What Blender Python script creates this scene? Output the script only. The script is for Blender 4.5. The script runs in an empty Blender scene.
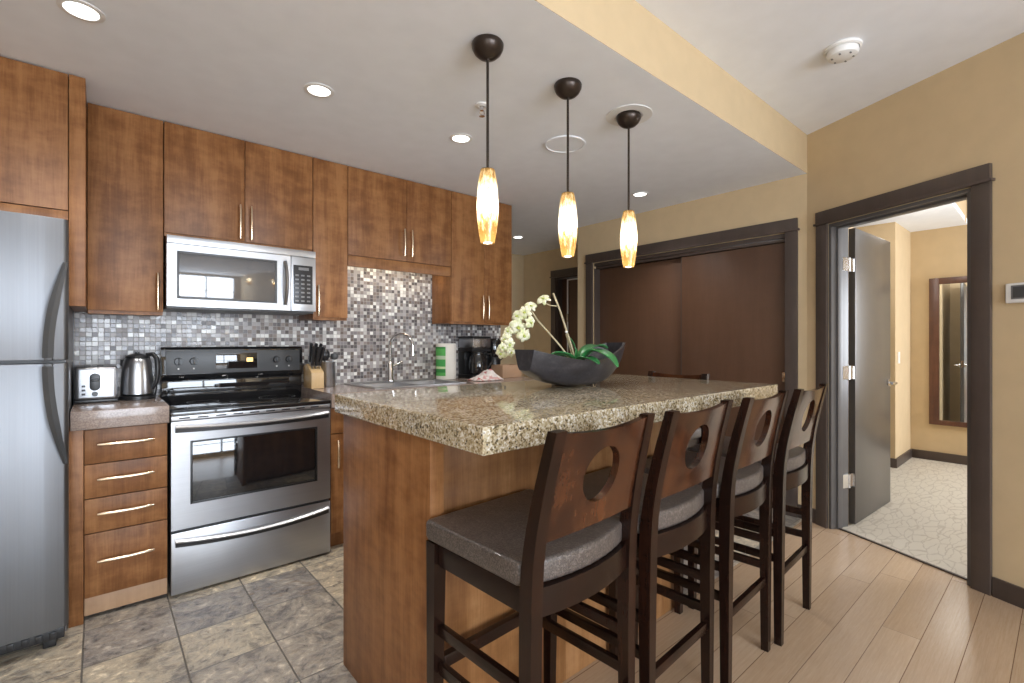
import bpy, bmesh, math, random
from mathutils import Vector, Matrix
random.seed(7)
C = bpy.context.scene.collection
SC = bpy.context.scene
PI = math.pi

# ------------------------------------------------------------------ camera, sky, exposure, large lights
FPX, CAMH = 481.0, 1.25
YAW = math.atan2(559, 481)                       # angle between the view and the kitchen wall
SA, CA = math.sin(YAW), math.cos(YAW)
cd = bpy.data.cameras.new('camera'); cam = bpy.data.objects.new('camera', cd); C.objects.link(cam)
cam.location = (0, 0, CAMH); cam.rotation_euler = (PI/2, 0, -math.atan2(CA, SA))
cd.sensor_width = 36; cd.lens = FPX/1024*36; cd.clip_start = 0.05; cd.clip_end = 60
SC.camera = cam
SC.view_settings.view_transform = 'Standard'; SC.view_settings.look = 'None'
SC.view_settings.exposure = 0.98; SC.view_settings.gamma = 1.0
SC.view_settings.use_curve_mapping = False
wd = bpy.data.worlds.new('sky'); SC.world = wd; wd.use_nodes = True
bg = wd.node_tree.nodes['Background']
bg.inputs[0].default_value = (0.86, 0.93, 1.0, 1); bg.inputs[1].default_value = 1.6

def area(name, loc, direction, sx, sy, power, col=(1, 1, 1)):
    l = bpy.data.lights.new(name, 'AREA'); l.shape = 'RECTANGLE'; l.size = sx; l.size_y = sy
    l.energy = power; l.color = col
    o = bpy.data.objects.new(name, l); C.objects.link(o); o.location = loc
    o.rotation_euler = Vector(direction).to_track_quat('-Z', 'Y').to_euler()
    return o
area('window_daylight', (0.60, -4.12, 1.4), (0.0, 1, -0.02), 2.9, 2.1, 112, (0.83, 0.93, 1.06))
area('side_fill_light', (-1.55, -2.4, 1.35), (1, 0.0, 0.5), 3.0, 2.1, 12, (0.83, 0.93, 1.06))  # added weak light from an invented window in the left wall
area('bedroom_daylight', (6.35, -1.75, 1.5), (-0.75, 0.66, -0.12), 1.8, 1.7, 90, (0.90, 0.96, 1.04))

# ------------------------------------------------------------------ node helpers
def mat_new(name):
    m = bpy.data.materials.new(name); m.use_nodes = True
    return m, m.node_tree, m.node_tree.nodes['Principled BSDF']
class NT:
    def __init__(s, t): s.t = t
    def n(s, kind, **kw):
        nd = s.t.nodes.new(kind)
        for k, v in kw.items(): setattr(nd, k, v)
        return nd
    def put(s, sock, v):
        if isinstance(v, bpy.types.NodeSocket): s.t.links.new(v, sock)
        elif v is not None: sock.default_value = v
    def m(s, op, a, b=None, c=None):
        nd = s.n('ShaderNodeMath', operation=op)
        s.put(nd.inputs[0], a); s.put(nd.inputs[1], b)
        if c is not None: s.put(nd.inputs[2], c)
        return nd.outputs[0]
    def obj(s): return s.n('ShaderNodeTexCoord').outputs['Object']
    def geo(s): return s.n('ShaderNodeNewGeometry').outputs['Position']
    def map(s, v, loc=(0, 0, 0), rot=(0, 0, 0), sc=(1, 1, 1)):
        nd = s.n('ShaderNodeMapping'); s.put(nd.inputs[0], v)
        nd.inputs[1].default_value = loc; nd.inputs[2].default_value = rot; nd.inputs[3].default_value = sc
        return nd.outputs[0]
    def sep(s, v):
        nd = s.n('ShaderNodeSeparateXYZ'); s.put(nd.inputs[0], v); return nd.outputs
    def com(s, x, y, z):
        nd = s.n('ShaderNodeCombineXYZ')
        for i, v in enumerate((x, y, z)): s.put(nd.inputs[i], v)
        return nd.outputs[0]
    def noise(s, v, scale, detail=3, rough=.5, w=None, dist=0, out='Fac'):
        nd = s.n('ShaderNodeTexNoise')
        if w is not None: nd.noise_dimensions = '4D'; s.put(nd.inputs['W'], w)
        s.put(nd.inputs['Vector'], v); nd.inputs['Scale'].default_value = scale
        nd.inputs['Detail'].default_value = detail; nd.inputs['Roughness'].default_value = rough
        nd.inputs['Distortion'].default_value = dist
        return nd.outputs[out]
    def white(s, v):
        nd = s.n('ShaderNodeTexWhiteNoise', noise_dimensions='3D'); s.put(nd.inputs['Vector'], v)
        return nd.outputs['Value']
    def vor(s, v, scale, out='Color', feature='F1'):
        nd = s.n('ShaderNodeTexVoronoi', feature=feature); s.put(nd.inputs['Vector'], v)
        nd.inputs['Scale'].default_value = scale
        return nd.outputs[out]
    def ramp(s, f, stops, interp='LINEAR'):
        nd = s.n('ShaderNodeValToRGB'); s.put(nd.inputs[0], f)
        e = nd.color_ramp.elements; nd.color_ramp.interpolation = interp
        while len(e) < len(stops): e.new(0.5)
        for el, (p, c) in zip(e, stops): el.position = p; el.color = (*c, 1)
        return nd.outputs[0]
    def mix(s, f, a, b, mode='MIX'):
        nd = s.n('ShaderNodeMix', data_type='RGBA', blend_type=mode)
        s.put(nd.inputs[0], f)
        for i, v in ((6, a), (7, b)):
            s.put(nd.inputs[i], v if isinstance(v, bpy.types.NodeSocket) else (*v, 1))
        return nd.outputs[2]
    def bump(s, h, strength, dist=.01):
        nd = s.n('ShaderNodeBump'); s.put(nd.inputs['Height'], h)
        nd.inputs['Strength'].default_value = strength; nd.inputs['Distance'].default_value = dist
        return nd.outputs[0]
    def rnd(s): return s.n('ShaderNodeObjectInfo').outputs['Random']

def srgb(r, g, b):
    f = lambda c: (c/255/12.92) if c <= 10 else ((c/255+.055)/1.055)**2.4
    return (f(r), f(g), f(b))

def plain(name, col, rough=.5, metal=0, spec=.5, coat=0, emit=None, es=0, bump=None, var=.06):
    """a single-colour material with a faint procedural unevenness"""
    m, t, p = mat_new(name); N = NT(t)
    nz = N.noise(N.obj(), 9, 3)
    c2 = tuple(max(0, c*(1-var)) for c in col); c1 = tuple(min(1, c*(1+var)) for c in col)
    N.put(p.inputs['Base Color'], N.ramp(nz, [(.3, c2), (.7, c1)]))
    p.inputs['Roughness'].default_value = rough; p.inputs['Metallic'].default_value = metal
    p.inputs['Specular IOR Level'].default_value = spec; p.inputs['Coat Weight'].default_value = coat
    if bump: N.put(p.inputs['Normal'], N.bump(N.noise(N.obj(), bump[0], 3), bump[1], .004))
    if emit: p.inputs['Emission Color'].default_value = (*emit, 1); p.inputs['Emission Strength'].default_value = es
    return m

def wood(name, dark, mid, light, rough=.38, coat=.15, stretch=(9, 9, .9), scale=1.0, fleck=.5, boards=0, spec=.5):
    m, t, p = mat_new(name); N = NT(t); v = N.obj(); r = N.m('MULTIPLY', N.rnd(), 23.0)
    g1 = N.noise(N.map(v, sc=stretch), 1.6*scale, 5, .6, w=r, dist=.4)
    g2 = N.noise(N.map(v, sc=(stretch[0]*6, stretch[1]*6, stretch[2]*3)), 3*scale, 3, .6, w=r)
    g3 = N.noise(N.map(v, sc=(2.5, 2.5, 5)), 3.2*scale, 4, .65, w=r)            # cross figure of the veneer
    f = N.m('ADD', N.m('MULTIPLY', g1, .55), N.m('ADD', N.m('MULTIPLY', g2, .18), N.m('MULTIPLY', g3, .27*fleck*2)))
    sh = N.m('MULTIPLY_ADD', N.rnd(), .05, -.025)
    if boards: sh = N.m('ADD', sh, N.m('MULTIPLY_ADD', N.white(N.com(N.m('FLOOR', N.m('DIVIDE', N.sep(v)[0], boards)), 1.0, 2.0)), .16, -.08))
    c = N.ramp(N.m('ADD', f, sh), [(.34, dark), (.5, mid), (.66, light)])
    N.put(p.inputs['Base Color'], c)
    p.inputs['Roughness'].default_value = rough; p.inputs['Coat Weight'].default_value = coat
    p.inputs['Specular IOR Level'].default_value = spec; p.inputs['Coat Roughness'].default_value = .25
    N.put(p.inputs['Normal'], N.bump(g2, .08, .002))
    return m

def steel(name, col, rough, axis='z', metal=1.0):
    m, t, p = mat_new(name); N = NT(t); v = N.obj()
    sc = {'z': (220, 220, 2), 'x': (2, 220, 220)}[axis]
    b = N.noise(N.map(v, sc=sc), 1, 2)
    big = N.noise(v, 2.2, 3)
    c = N.ramp(N.m('ADD', N.m('MULTIPLY', b, .4), N.m('MULTIPLY', big, .6)), [(.3, tuple(x*.86 for x in col)), (.7, col)])
    N.put(p.inputs['Base Color'], c); p.inputs['Metallic'].default_value = metal
    N.put(p.inputs['Roughness'], N.m('MULTIPLY_ADD', big, .08, rough-.04))
    return m

M = {}
M['cab'] = wood('stained_maple', (.105, .036, .010), (.195, .078, .025), (.325, .148, .055), rough=.40, coat=0, spec=.28, fleck=.75)
M['boards'] = wood('stained_boards', (.14, .054, .016), (.235, .106, .037), (.36, .182, .076), rough=.40, coat=0, spec=.28, boards=.092)
M['cab_in'] = wood('toe_maple', (.34, .20, .11), (.42, .26, .15), (.50, .32, .19), coat=0, rough=.5)
M['espresso'] = wood('espresso_wood', (.006, .003, .002), (.014, .006, .004), (.028, .010, .0055), rough=.25, coat=0, spec=.32)
M['backpanel'] = wood('figured_espresso', (.009, .0035, .0025), (.028, .009, .0045), (.082, .026, .009), rough=.13, coat=.15, spec=.4, fleck=.6, scale=.8)
M['trim'] = wood('dark_trim_paint', (.058, .042, .035), (.070, .051, .042), (.082, .060, .050), rough=.42, coat=.05)
M['closet'] = wood('closet_door_brown', (.082, .040, .022), (.095, .047, .026), (.108, .054, .031), rough=.40, coat=.1)
M['door'] = wood('door_charcoal', (.048, .042, .037), (.056, .049, .043), (.066, .058, .050), rough=.30, coat=.2)
M['jamb'] = plain('jamb_grey', (.105, .098, .095), .35)
M['tan'] = plain('tan_wall_paint', srgb(203, 180, 144), .75, spec=.25, bump=(160, .03), var=.03)
M['ceil'] = plain('ceiling_white', (.86, .885, .93), .9, spec=.2, bump=(220, .05), var=.02)
M['steel'] = steel('brushed_steel', (.46, .465, .48), .28)
M['steelx'] = steel('brushed_steel_wide', (.46, .465, .48), .36, 'x')
M['steel_fridge'] = steel('fridge_steel', (.215, .222, .235), .44)
M['chrome'] = plain('chrome', (.72, .72, .73), .10, 1, var=.02)
M['nickel'] = plain('warm_nickel', (.82, .66, .48), .22, 1, var=.05)
M['blackglass'] = plain('black_glass', (.012, .012, .013), .04, spec=.7, coat=.6)
M['black'] = plain('black_plastic', (.014, .014, .015), .32)
M['darkgrey'] = plain('dark_grey_plastic', (.062, .064, .067), .38)
M['midgrey'] = plain('grey_plastic', (.17, .17, .175), .4)
M['white'] = plain('white_plastic', (.80, .79, .77), .4, var=.02)
def m_seat():
    m, t, p = mat_new('pebbled_taupe_vinyl'); N = NT(t); v = N.obj()
    a = N.vor(v, 330, 'Distance'); b = N.sep(N.vor(v, 330))[0]; w = N.noise(v, 24, 3)
    f = N.m('ADD', N.m('MULTIPLY', b, .6), N.m('MULTIPLY', w, .4))
    N.put(p.inputs['Base Color'], N.ramp(f, [(.2, (.050, .040, .035)), (.55, (.088, .070, .060)), (.85, (.150, .125, .112))]))
    p.inputs['Roughness'].default_value = .34; p.inputs['Coat Weight'].default_value = .15
    N.put(p.inputs['Normal'], N.bump(a, .5, .0015))
    return m
M['seat'] = m_seat()
M['bronze'] = plain('dark_bronze', (.045, .032, .025), .30, .6)
M['leaf'] = plain('orchid_leaf', (.035, .20, .055), .30, coat=.3, var=.35)
M['stem'] = plain('pale_stem', (.50, .42, .26), .6, var=.2)
M['lip'] = plain('orchid_lip', (.42, .48, .10), .55, var=.3)
M['moss'] = plain('pale_moss', (.30, .38, .22), .95, var=.4, bump=(60, .6))
M['blockwood'] = wood('knife_block_wood', (.42, .27, .12), (.52, .35, .17), (.60, .42, .22), coat=.05)
M['boxwood'] = plain('tan_board', (.46, .29, .18), .6)
M['paper'] = plain('paper_towel', (.80, .78, .72), .9, bump=(90, .2))
M['mirror'] = plain('mirror_glass', (.86, .87, .86), .015, 1, var=.005)
M['mirror_frame'] = wood('mirror_frame_wood', (.07, .026, .015), (.10, .038, .02), (.14, .055, .028))
M['lamp'] = plain('lamp_disc', (1, 1, 1), .5, emit=(1, .97, .92), es=2.6)
M['bulb'] = plain('bulb_glow', (1, 1, 1), .5, emit=(1, .93, .80), es=3)
M['display'] = plain('amber_display', (.02, .02, .02), .2, emit=(1, .62, .2), es=1.2)
M['glass_dark'] = plain('oven_window', (.010, .010, .011), .05, spec=.8, coat=.8)
M['mwglass'] = plain('microwave_window', (.09, .09, .094), .06, spec=1.0, coat=1.0)
M['grout'] = plain('grout', (.3, .28, .26), .9)

def m_granite():
    m, t, p = mat_new('speckled_granite'); N = NT(t); v = N.obj()
    a = N.sep(N.vor(v, 210))[0]; b = N.sep(N.vor(v, 105))[1]
    big = N.noise(v, 12, 4, .6)
    f = N.m('ADD', N.m('MULTIPLY', a, .52), N.m('ADD', N.m('MULTIPLY', b, .26), N.m('MULTIPLY', big, .30)))
    c = N.ramp(f, [(.16, (.045, .036, .025)), (.27, (.17, .125, .062)), (.40, (.34, .26, .145)), (.55, (.47, .39, .25)),
                   (.70, (.56, .49, .37)), (.84, (.74, .71, .64))])
    dots = N.vor(N.map(v, loc=(3, 5, 1)), 75, 'Distance')
    c = N.mix(N.m('LESS_THAN', dots, .20), c, (.055, .046, .038))
    N.put(p.inputs['Base Color'], c)
    p.inputs['Roughness'].default_value = .10; p.inputs['Coat Weight'].default_value = .35; p.inputs['Coat Roughness'].default_value = .03
    return m
M['granite'] = m_granite()
def m_counter():
    m, t, p = mat_new('brown_quartz'); N = NT(t); v = N.obj()
    a = N.sep(N.vor(v, 260))[0]
    f = N.m('ADD', N.m('MULTIPLY', a, .5), N.m('MULTIPLY', N.noise(v, 40, 3), .5))
    N.put(p.inputs['Base Color'], N.ramp(f, [(.2, (.22, .165, .14)), (.5, (.29, .225, .19)), (.8, (.36, .29, .25))]))
    p.inputs['Roughness'].default_value = .16
    return m
M['counter'] = m_counter()

def grid_cells(N, u, v, du, dv, groutu, groutv, uoff=None):
    """cell ids and a grout mask of a rectangular tile pattern"""
    cv = N.m('DIVIDE', v, dv); fv = N.m('FLOOR', cv)
    uu = N.m('DIVIDE', u, du)
    if uoff: uu = N.m('ADD', uu, uoff(fv))
    fu = N.m('FLOOR', uu)
    ru = N.m('FRACT', uu); rv = N.m('FRACT', cv)
    eu = N.m('MULTIPLY', N.m('SUBTRACT', .5, N.m('ABSOLUTE', N.m('SUBTRACT', ru, .5))), du)
    ev = N.m('MULTIPLY', N.m('SUBTRACT', .5, N.m('ABSOLUTE', N.m('SUBTRACT', rv, .5))), dv)
    g = N.m('MINIMUM', N.m('DIVIDE', eu, groutu), N.m('DIVIDE', ev, groutv))
    return fu, fv, g                                          # g < 1 inside the joint

def m_mosaic():
    m, t, p = mat_new('mosaic_backsplash'); N = NT(t); x, y, z = N.sep(N.geo())
    fu, fv, g = grid_cells(N, x, z, .0250, .0250, .0011, .0011)
    w = N.white(N.com(fu, fv, 3.0)); w2 = N.white(N.com(fv, fu, 11.0))
    c = N.ramp(w, [(0, (.11, .098, .10)), (.16, (.22, .20, .205)), (.32, (.37, .345, .34)), (.48, (.17, .135, .12)),
                   (.60, (.54, .52, .50)), (.74, (.27, .23, .215)), (.86, (.78, .77, .74))], 'CONSTANT')
    N.put(p.inputs['Base Color'], N.mix(N.m('LESS_THAN', g, 1), c, (.40, .38, .36)))
    N.put(p.inputs['Roughness'], N.m('MULTIPLY_ADD', w2, .25, .10))
    N.put(p.inputs['Normal'], N.bump(N.m('MINIMUM', g, 1.5), .35, .002))
    return m
M['mosaic'] = m_mosaic()
def m_slate():
    m, t, p = mat_new('slate_tile'); N = NT(t); v = N.geo(); x, y, z = N.sep(v)
    fu, fv, g = grid_cells(N, N.m('SUBTRACT', x, .258-3.05), N.m('SUBTRACT', y, 2.465-3.05), .305, .305, .0030, .0030)
    w = N.white(N.com(fu, fv, 1.0)); off = N.com(N.m('MULTIPLY', w, 40), N.m('MULTIPLY', w, 17), 0)
    vv = N.n('ShaderNodeVectorMath', operation='ADD'); N.put(vv.inputs[0], v); N.put(vv.inputs[1], off); vv = vv.outputs[0]
    n1 = N.noise(vv, 4, 7, .68, dist=2.2); n2 = N.noise(vv, 26, 5, .65, dist=.6); n3 = N.noise(N.map(vv, sc=(1, 2.6, 1)), 9, 5, .6, dist=1.6)
    base = N.ramp(w, [(0, (.36, .335, .305)), (.2, (.50, .455, .375)), (.4, (.41, .385, .35)), (.55, (.56, .505, .41)), (.7, (.33, .315, .305)), (.85, (.48, .44, .37))], 'CONSTANT')
    var = N.ramp(N.m('ADD', N.m('MULTIPLY', n1, .55), N.m('MULTIPLY', n2, .45)), [(.34, (.22, .21, .22)), (.44, (.62, .60, .585)), (.50, (.95, .90, .83)), (.56, (1.15, 1.08, .97)), (.64, (1.9, 1.8, 1.6))])
    c = N.mix(1.0, base, var, 'MULTIPLY')
    rust = N.ramp(n3, [(.52, (0, 0, 0)), (.70, (.75, .75, .75))])
    c = N.mix(N.m('MULTIPLY', N.sep(rust)[0], N.white(N.com(fv, fu, 5.0))), c, (.25, .17, .095))
    N.put(p.inputs['Base Color'], N.mix(N.m('LESS_THAN', g, 1), c, (.19, .175, .155)))
    N.put(p.inputs['Roughness'], N.m('MULTIPLY_ADD', n2, .40, .14))
    ht = N.m('ADD', N.m('MULTIPLY', n1, 1.4), N.m('ADD', N.m('MULTIPLY', n2, .55), N.m('MULTIPLY', N.m('MINIMUM', g, 1.3), .25)))
    N.put(p.inputs['Normal'], N.bump(ht, .8, .014))
    return m
M['slate'] = m_slate()
def m_planks():
    m, t, p = mat_new('bamboo_planks'); N = NT(t); v = N.geo(); x, y, z = N.sep(v)
    fu, fv, g = grid_cells(N, N.m('ADD', x, 20), N.m('ADD', N.m('SUBTRACT', y, .5425), 20*.132), 1.35, .132, .0010, .0013,
                           lambda r: N.m('MULTIPLY', N.white(N.com(r, 2.0, 7.0)), 5.0))
    w = N.white(N.com(fu, fv, 4.0))
    grain = N.noise(N.map(v, sc=(1.6, 42, 1)), 3.0, 5, .6)
    fl = N.noise(N.map(v, sc=(5, 70, 1)), 4.0, 3, .6)
    f = N.m('ADD', N.m('MULTIPLY_ADD', w, .22, .115), N.m('ADD', N.m('MULTIPLY', grain, .40), N.m('MULTIPLY', fl, .26)))
    c = N.ramp(f, [(.25, (.33, .215, .13)), (.5, (.43, .295, .185)), (.75, (.53, .385, .26))])
    N.put(p.inputs['Base Color'], N.mix(N.m('LESS_THAN', g, 1), c, (.16, .09, .05)))
    p.inputs['Roughness'].default_value = .24
    N.put(p.inputs['Normal'], N.bump(N.m('MINIMUM', g, 1.5), .25, .001))
    return m
M['planks'] = m_planks()
def m_carpet():
    m, t, p = mat_new('cream_carpet'); N = NT(t); v = N.geo()
    wob = N.n('ShaderNodeVectorMath', operation='MULTIPLY_ADD'); N.put(wob.inputs[0], N.noise(v, 9, 3, out='Color')); wob.inputs[1].default_value = (.07, .07, 0); N.put(wob.inputs[2], v)
    vv = N.map(wob.outputs[0], rot=(0, 0, .35), sc=(6, 21, .001))
    ed = N.vor(vv, 1.0, 'Distance', 'DISTANCE_TO_EDGE'); fib = N.noise(v, 300, 2); md = N.noise(v, 14, 3)
    sharp = N.ramp(N.m('ADD', ed, N.m('MULTIPLY_ADD', md, .12, -.06)), [(.01, (.46, .40, .32)), (.04, (.53, .47, .385)), (.07, (.60, .54, .445))])
    N.put(p.inputs['Base Color'], N.mix(N.m('MULTIPLY', fib, .3), sharp, (.42, .36, .28)))
    p.inputs['Roughness'].default_value = .95
    N.put(p.inputs['Normal'], N.bump(fib, .6, .006))
    return m
M['carpet'] = m_carpet()
def m_shade():
    m, t, p = mat_new('amber_art_glass'); N = NT(t); v = N.obj(); x, y, z = N.sep(v)
    fl = N.noise(N.map(v, sc=(60, 60, 16)), 1.6, 4, .7)
    endz = N.m('ABSOLUTE', N.m('ADD', z, -.03))                       # flecks are denser towards the ends of the glass
    den = N.m('MULTIPLY_ADD', endz, 2.4, .17)
    f = N.m('ADD', fl, N.m('SUBTRACT', den, .34))
    c = N.ramp(f, [(.42, (1.0, .93, .78)), (.52, (.88, .64, .30)), (.62, (.42, .24, .07))])
    tr = N.n('ShaderNodeBsdfTranslucent'); N.put(tr.inputs[0], c)
    gl = N.n('ShaderNodeBsdfGlossy'); gl.inputs['Roughness'].default_value = .12
    df = N.n('ShaderNodeBsdfDiffuse'); N.put(df.inputs[0], c)
    m1 = N.n('ShaderNodeMixShader'); m1.inputs[0].default_value = .25
    t.links.new(tr.outputs[0], m1.inputs[1]); t.links.new(df.outputs[0], m1.inputs[2])
    m2 = N.n('ShaderNodeMixShader'); m2.inputs[0].default_value = .05
    t.links.new(m1.outputs[0], m2.inputs[1]); t.links.new(gl.outputs[0], m2.inputs[2])
    t.links.new(m2.outputs[0], t.nodes['Material Output'].inputs[0])
    return m
M['shade'] = m_shade()
def m_petal():
    m, t, p = mat_new('orchid_petal'); N = NT(t)
    nz = N.noise(N.obj(), 55, 3)
    N.put(p.inputs['Base Color'], N.ramp(nz, [(.3, (.62, .66, .32)), (.55, (.80, .78, .58)), (.8, (.86, .84, .70))]))
    p.inputs['Roughness'].default_value = .6; p.inputs['Subsurface Weight'].default_value = .0
    return m
M['petal'] = m_petal()
def m_bowl():
    m, t, p = mat_new('stained_bowl_wood'); N = NT(t); v = N.obj()
    g = N.noise(N.map(v, sc=(3, 12, 12)), 3, 5, .6); b = N.noise(v, 60, 4, .7)
    f = N.m('ADD', N.m('MULTIPLY', g, .6), N.m('MULTIPLY', b, .4))
    N.put(p.inputs['Base Color'], N.ramp(f, [(.3, (.014, .013, .015)), (.52, (.032, .030, .035)), (.72, (.085, .075, .075))]))
    p.inputs['Roughness'].default_value = .30; p.inputs['Coat Weight'].default_value = .3
    N.put(p.inputs['Normal'], N.bump(b, .25, .003))
    return m
M['bowl'] = m_bowl()
def m_stripes(name, stops, freq, axis=0):
    m, t, p = mat_new(name); N = NT(t); s = N.sep(N.obj())[axis]
    N.put(p.inputs['Base Color'], N.ramp(N.m('FRACT', N.m('MULTIPLY', s, freq)), stops, 'CONSTANT'))
    p.inputs['Roughness'].default_value = .85
    return m
M['curtain'] = m_stripes('striped_curtain', [(0, (.74, .70, .58)), (.34, (.05, .045, .03)), (.52, (.40, .38, .20)), (.74, (.62, .58, .48)), (.88, (.03, .028, .025))], 4.5)
def m_towel():
    m, t, p = mat_new('printed_towel'); N = NT(t); a = N.sep(N.vor(N.obj(), 42))[0]
    N.put(p.inputs['Base Color'], N.ramp(a, [(0, (.72, .66, .63)), (.35, (.50, .16, .16)), (.52, (.78, .70, .66)), (.75, (.62, .36, .34)), (.88, (.80, .76, .73))], 'CONSTANT'))
    p.inputs['Roughness'].default_value = .9
    return m
M['towel'] = m_towel()
M['label'] = m_stripes('green_label', [(0, (.10, .42, .10)), (.30, (.04, .25, .06)), (.45, (.55, .70, .42)), (.55, (.07, .36, .09)), (.85, (.5, .62, .45))], 5.2, 2)

# ------------------------------------------------------------------ mesh helpers
class MB:
    """collects shapes and links them as ONE mesh object"""
    def __init__(s): s.bm = bmesh.new()
    def _add(s, b2):
        me = bpy.data.meshes.new('tmp'); b2.to_mesh(me); b2.free(); s.bm.from_mesh(me); bpy.data.meshes.remove(me)
        return s
    def box(s, x0, x1, y0, y1, z0, z1, bev=0.0, seg=2, rot=None, at=None):
        b = bmesh.new(); bmesh.ops.create_cube(b, size=1)
        for v in b.verts:
            v.co = Vector((x0+(v.co.x+.5)*(x1-x0), y0+(v.co.y+.5)*(y1-y0), z0+(v.co.z+.5)*(z1-z0)))
        if bev: bmesh.ops.bevel(b, geom=b.edges[:], offset=bev, segments=seg, affect='EDGES', profile=.6)
        if rot is not None:
            mt = Matrix.Translation(at or (0, 0, 0)) @ rot.to_4x4(); b.transform(mt)
        return s._add(b)
    def grid(s, pts, cu=False, cv=False):
        nu, nv = len(pts), len(pts[0])
        vs = [[s.bm.verts.new(p) for p in row] for row in pts]
        for i in range(nu if cu else nu-1):
            for j in range(nv if cv else nv-1):
                try: s.bm.faces.new((vs[i][j], vs[(i+1) % nu][j], vs[(i+1) % nu][(j+1) % nv], vs[i][(j+1) % nv]))
                except ValueError: pass
        return vs
    def cap(s, ring, flip=False):
        try: s.bm.faces.new(ring[::-1] if flip else ring)
        except ValueError: pass
    def tube(s, pts, rad, seg=12, caps=True, sec=None):
        """round (or given-section) tube along points"""
        pts = [Vector(p) for p in pts]; n = len(pts)
        rads = rad if isinstance(rad, (list, tuple)) else [rad]*n
        T = []
        for i in range(n):
            t = (pts[min(i+1, n-1)]-pts[max(i-1, 0)]); T.append(t.normalized())
        up = Vector((0, 0, 1)) if abs(T[0].z) < .9 else Vector((0, 1, 0))
        a = T[0].cross(up).normalized(); rows = []
        for i in range(n):
            a = (a-T[i]*a.dot(T[i])).normalized(); b = T[i].cross(a)
            sc = sec or [(math.cos(2*PI*k/seg), math.sin(2*PI*k/seg)) for k in range(seg)]
            rows.append([pts[i]+a*(u*rads[i])+b*(w*rads[i]) for u, w in sc])
        vs = s.grid(rows, cv=True)
        if caps: s.cap(vs[0]); s.cap(vs[-1], True)
        return s
    def cyl(s, p0, p1, r0, r1=None, seg=24):
        return s.tube([p0, p1], [r0, r0 if r1 is None else r1], seg)
    def lathe(s, prof, c=(0, 0, 0), seg=32, cap0=True, cap1=True):
        rows = [[(c[0]+r*math.cos(2*PI*k/seg), c[1]+r*math.sin(2*PI*k/seg), c[2]+z) for k in range(seg)] for r, z in prof]
        vs = s.grid(rows, cv=True)
        if cap0: s.cap(vs[0], True)
        if cap1: s.cap(vs[-1])
        return s
    def prism(s, poly, z0, z1, bev=0, axes='xyz', seg=2):
        """poly in the first two axes, extruded along the third"""
        b = bmesh.new()
        def P(u, v, w):
            d = dict(zip(axes, (u, v, w))); return (d['x'], d['y'], d['z'])
        lo = [b.verts.new(P(u, v, z0)) for u, v in poly]; hi = [b.verts.new(P(u, v, z1)) for u, v in poly]
        n = len(poly)
        b.faces.new(lo[::-1]); b.faces.new(hi)
        for i in range(n): b.faces.new((lo[i], lo[(i+1) % n], hi[(i+1) % n], hi[i]))
        bmesh.ops.recalc_face_normals(b, faces=b.faces[:])
        if bev: bmesh.ops.bevel(b, geom=b.edges[:], offset=bev, segments=seg, affect='EDGES', profile=.6)
        return s._add(b)
    def sweep(s, path, secs, caps=True):
        """rectangular bar: path of points, secs of (half x, half y) horizontal sections"""
        rows = [[(p[0]-hx, p[1]-hy, p[2]), (p[0]+hx, p[1]-hy, p[2]), (p[0]+hx, p[1]+hy, p[2]), (p[0]-hx, p[1]+hy, p[2])] for p, (hx, hy) in zip(path, secs)]
        vs = s.grid(rows, cv=True)
        if caps: s.cap(vs[0], True); s.cap(vs[-1])
        return s
    def build(s, name, mat, parent=None, world=True, smooth=38):
        bmesh.ops.remove_doubles(s.bm, verts=s.bm.verts[:], dist=1e-6)
        bmesh.ops.recalc_face_normals(s.bm, faces=s.bm.faces[:])
        if parent is not None and world:
            s.bm.transform(Matrix.Translation(-WORLD(parent)))
        me = bpy.data.meshes.new(name); s.bm.to_mesh(me); s.bm.free()
        me.materials.append(mat)
        for f in me.polygons: f.use_smooth = True
        me.set_sharp_from_angle(angle=math.radians(smooth))
        o = bpy.data.objects.new(name, me); C.objects.link(o)
        if parent is not None: o.parent = parent
        return o
def WORLD(o):
    v = Vector((0, 0, 0))
    while o is not None: v += o.location; o = o.parent
    return v
def tag(o, label=None, cat=None, group=None, kind=None):
    if label: o['label'] = label
    if cat: o['category'] = cat
    if group: o['group'] = group
    if kind: o['kind'] = kind
    return o
def thing(name, label, cat, loc=(0, 0, 0), rz=0, group=None):
    o = bpy.data.objects.new(name, None); o.empty_display_size = .05; C.objects.link(o)
    o.location = loc; o.rotation_euler = (0, 0, rz)
    return tag(o, label, cat, group)
def struct(name, mb, mat, label, cat):
    return tag(mb.build(name, mat), label, cat, None, 'structure')
def struct_root(name, label, cat, loc):
    o = thing(name, label, cat, loc); o['kind'] = 'structure'; return o
def copy_tree(o, parent=None):
    c = o.copy(); C.objects.link(c)
    if parent is not None: c.parent = parent
    for ch in list(o.children): copy_tree(ch, c)
    return c
def spot(name, loc, power, size, blend=.6, col=(1, .97, .93), parent=None):
    l = bpy.data.lights.new(name, 'SPOT'); l.energy = power; l.spot_size = size; l.spot_blend = blend; l.color = col; l.shadow_soft_size = .05
    o = bpy.data.objects.new(name, l); C.objects.link(o); o.location = loc
    if parent is not None: o.parent = parent
    return o
def B(*a, **k): return MB().box(*a, **k)

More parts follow.
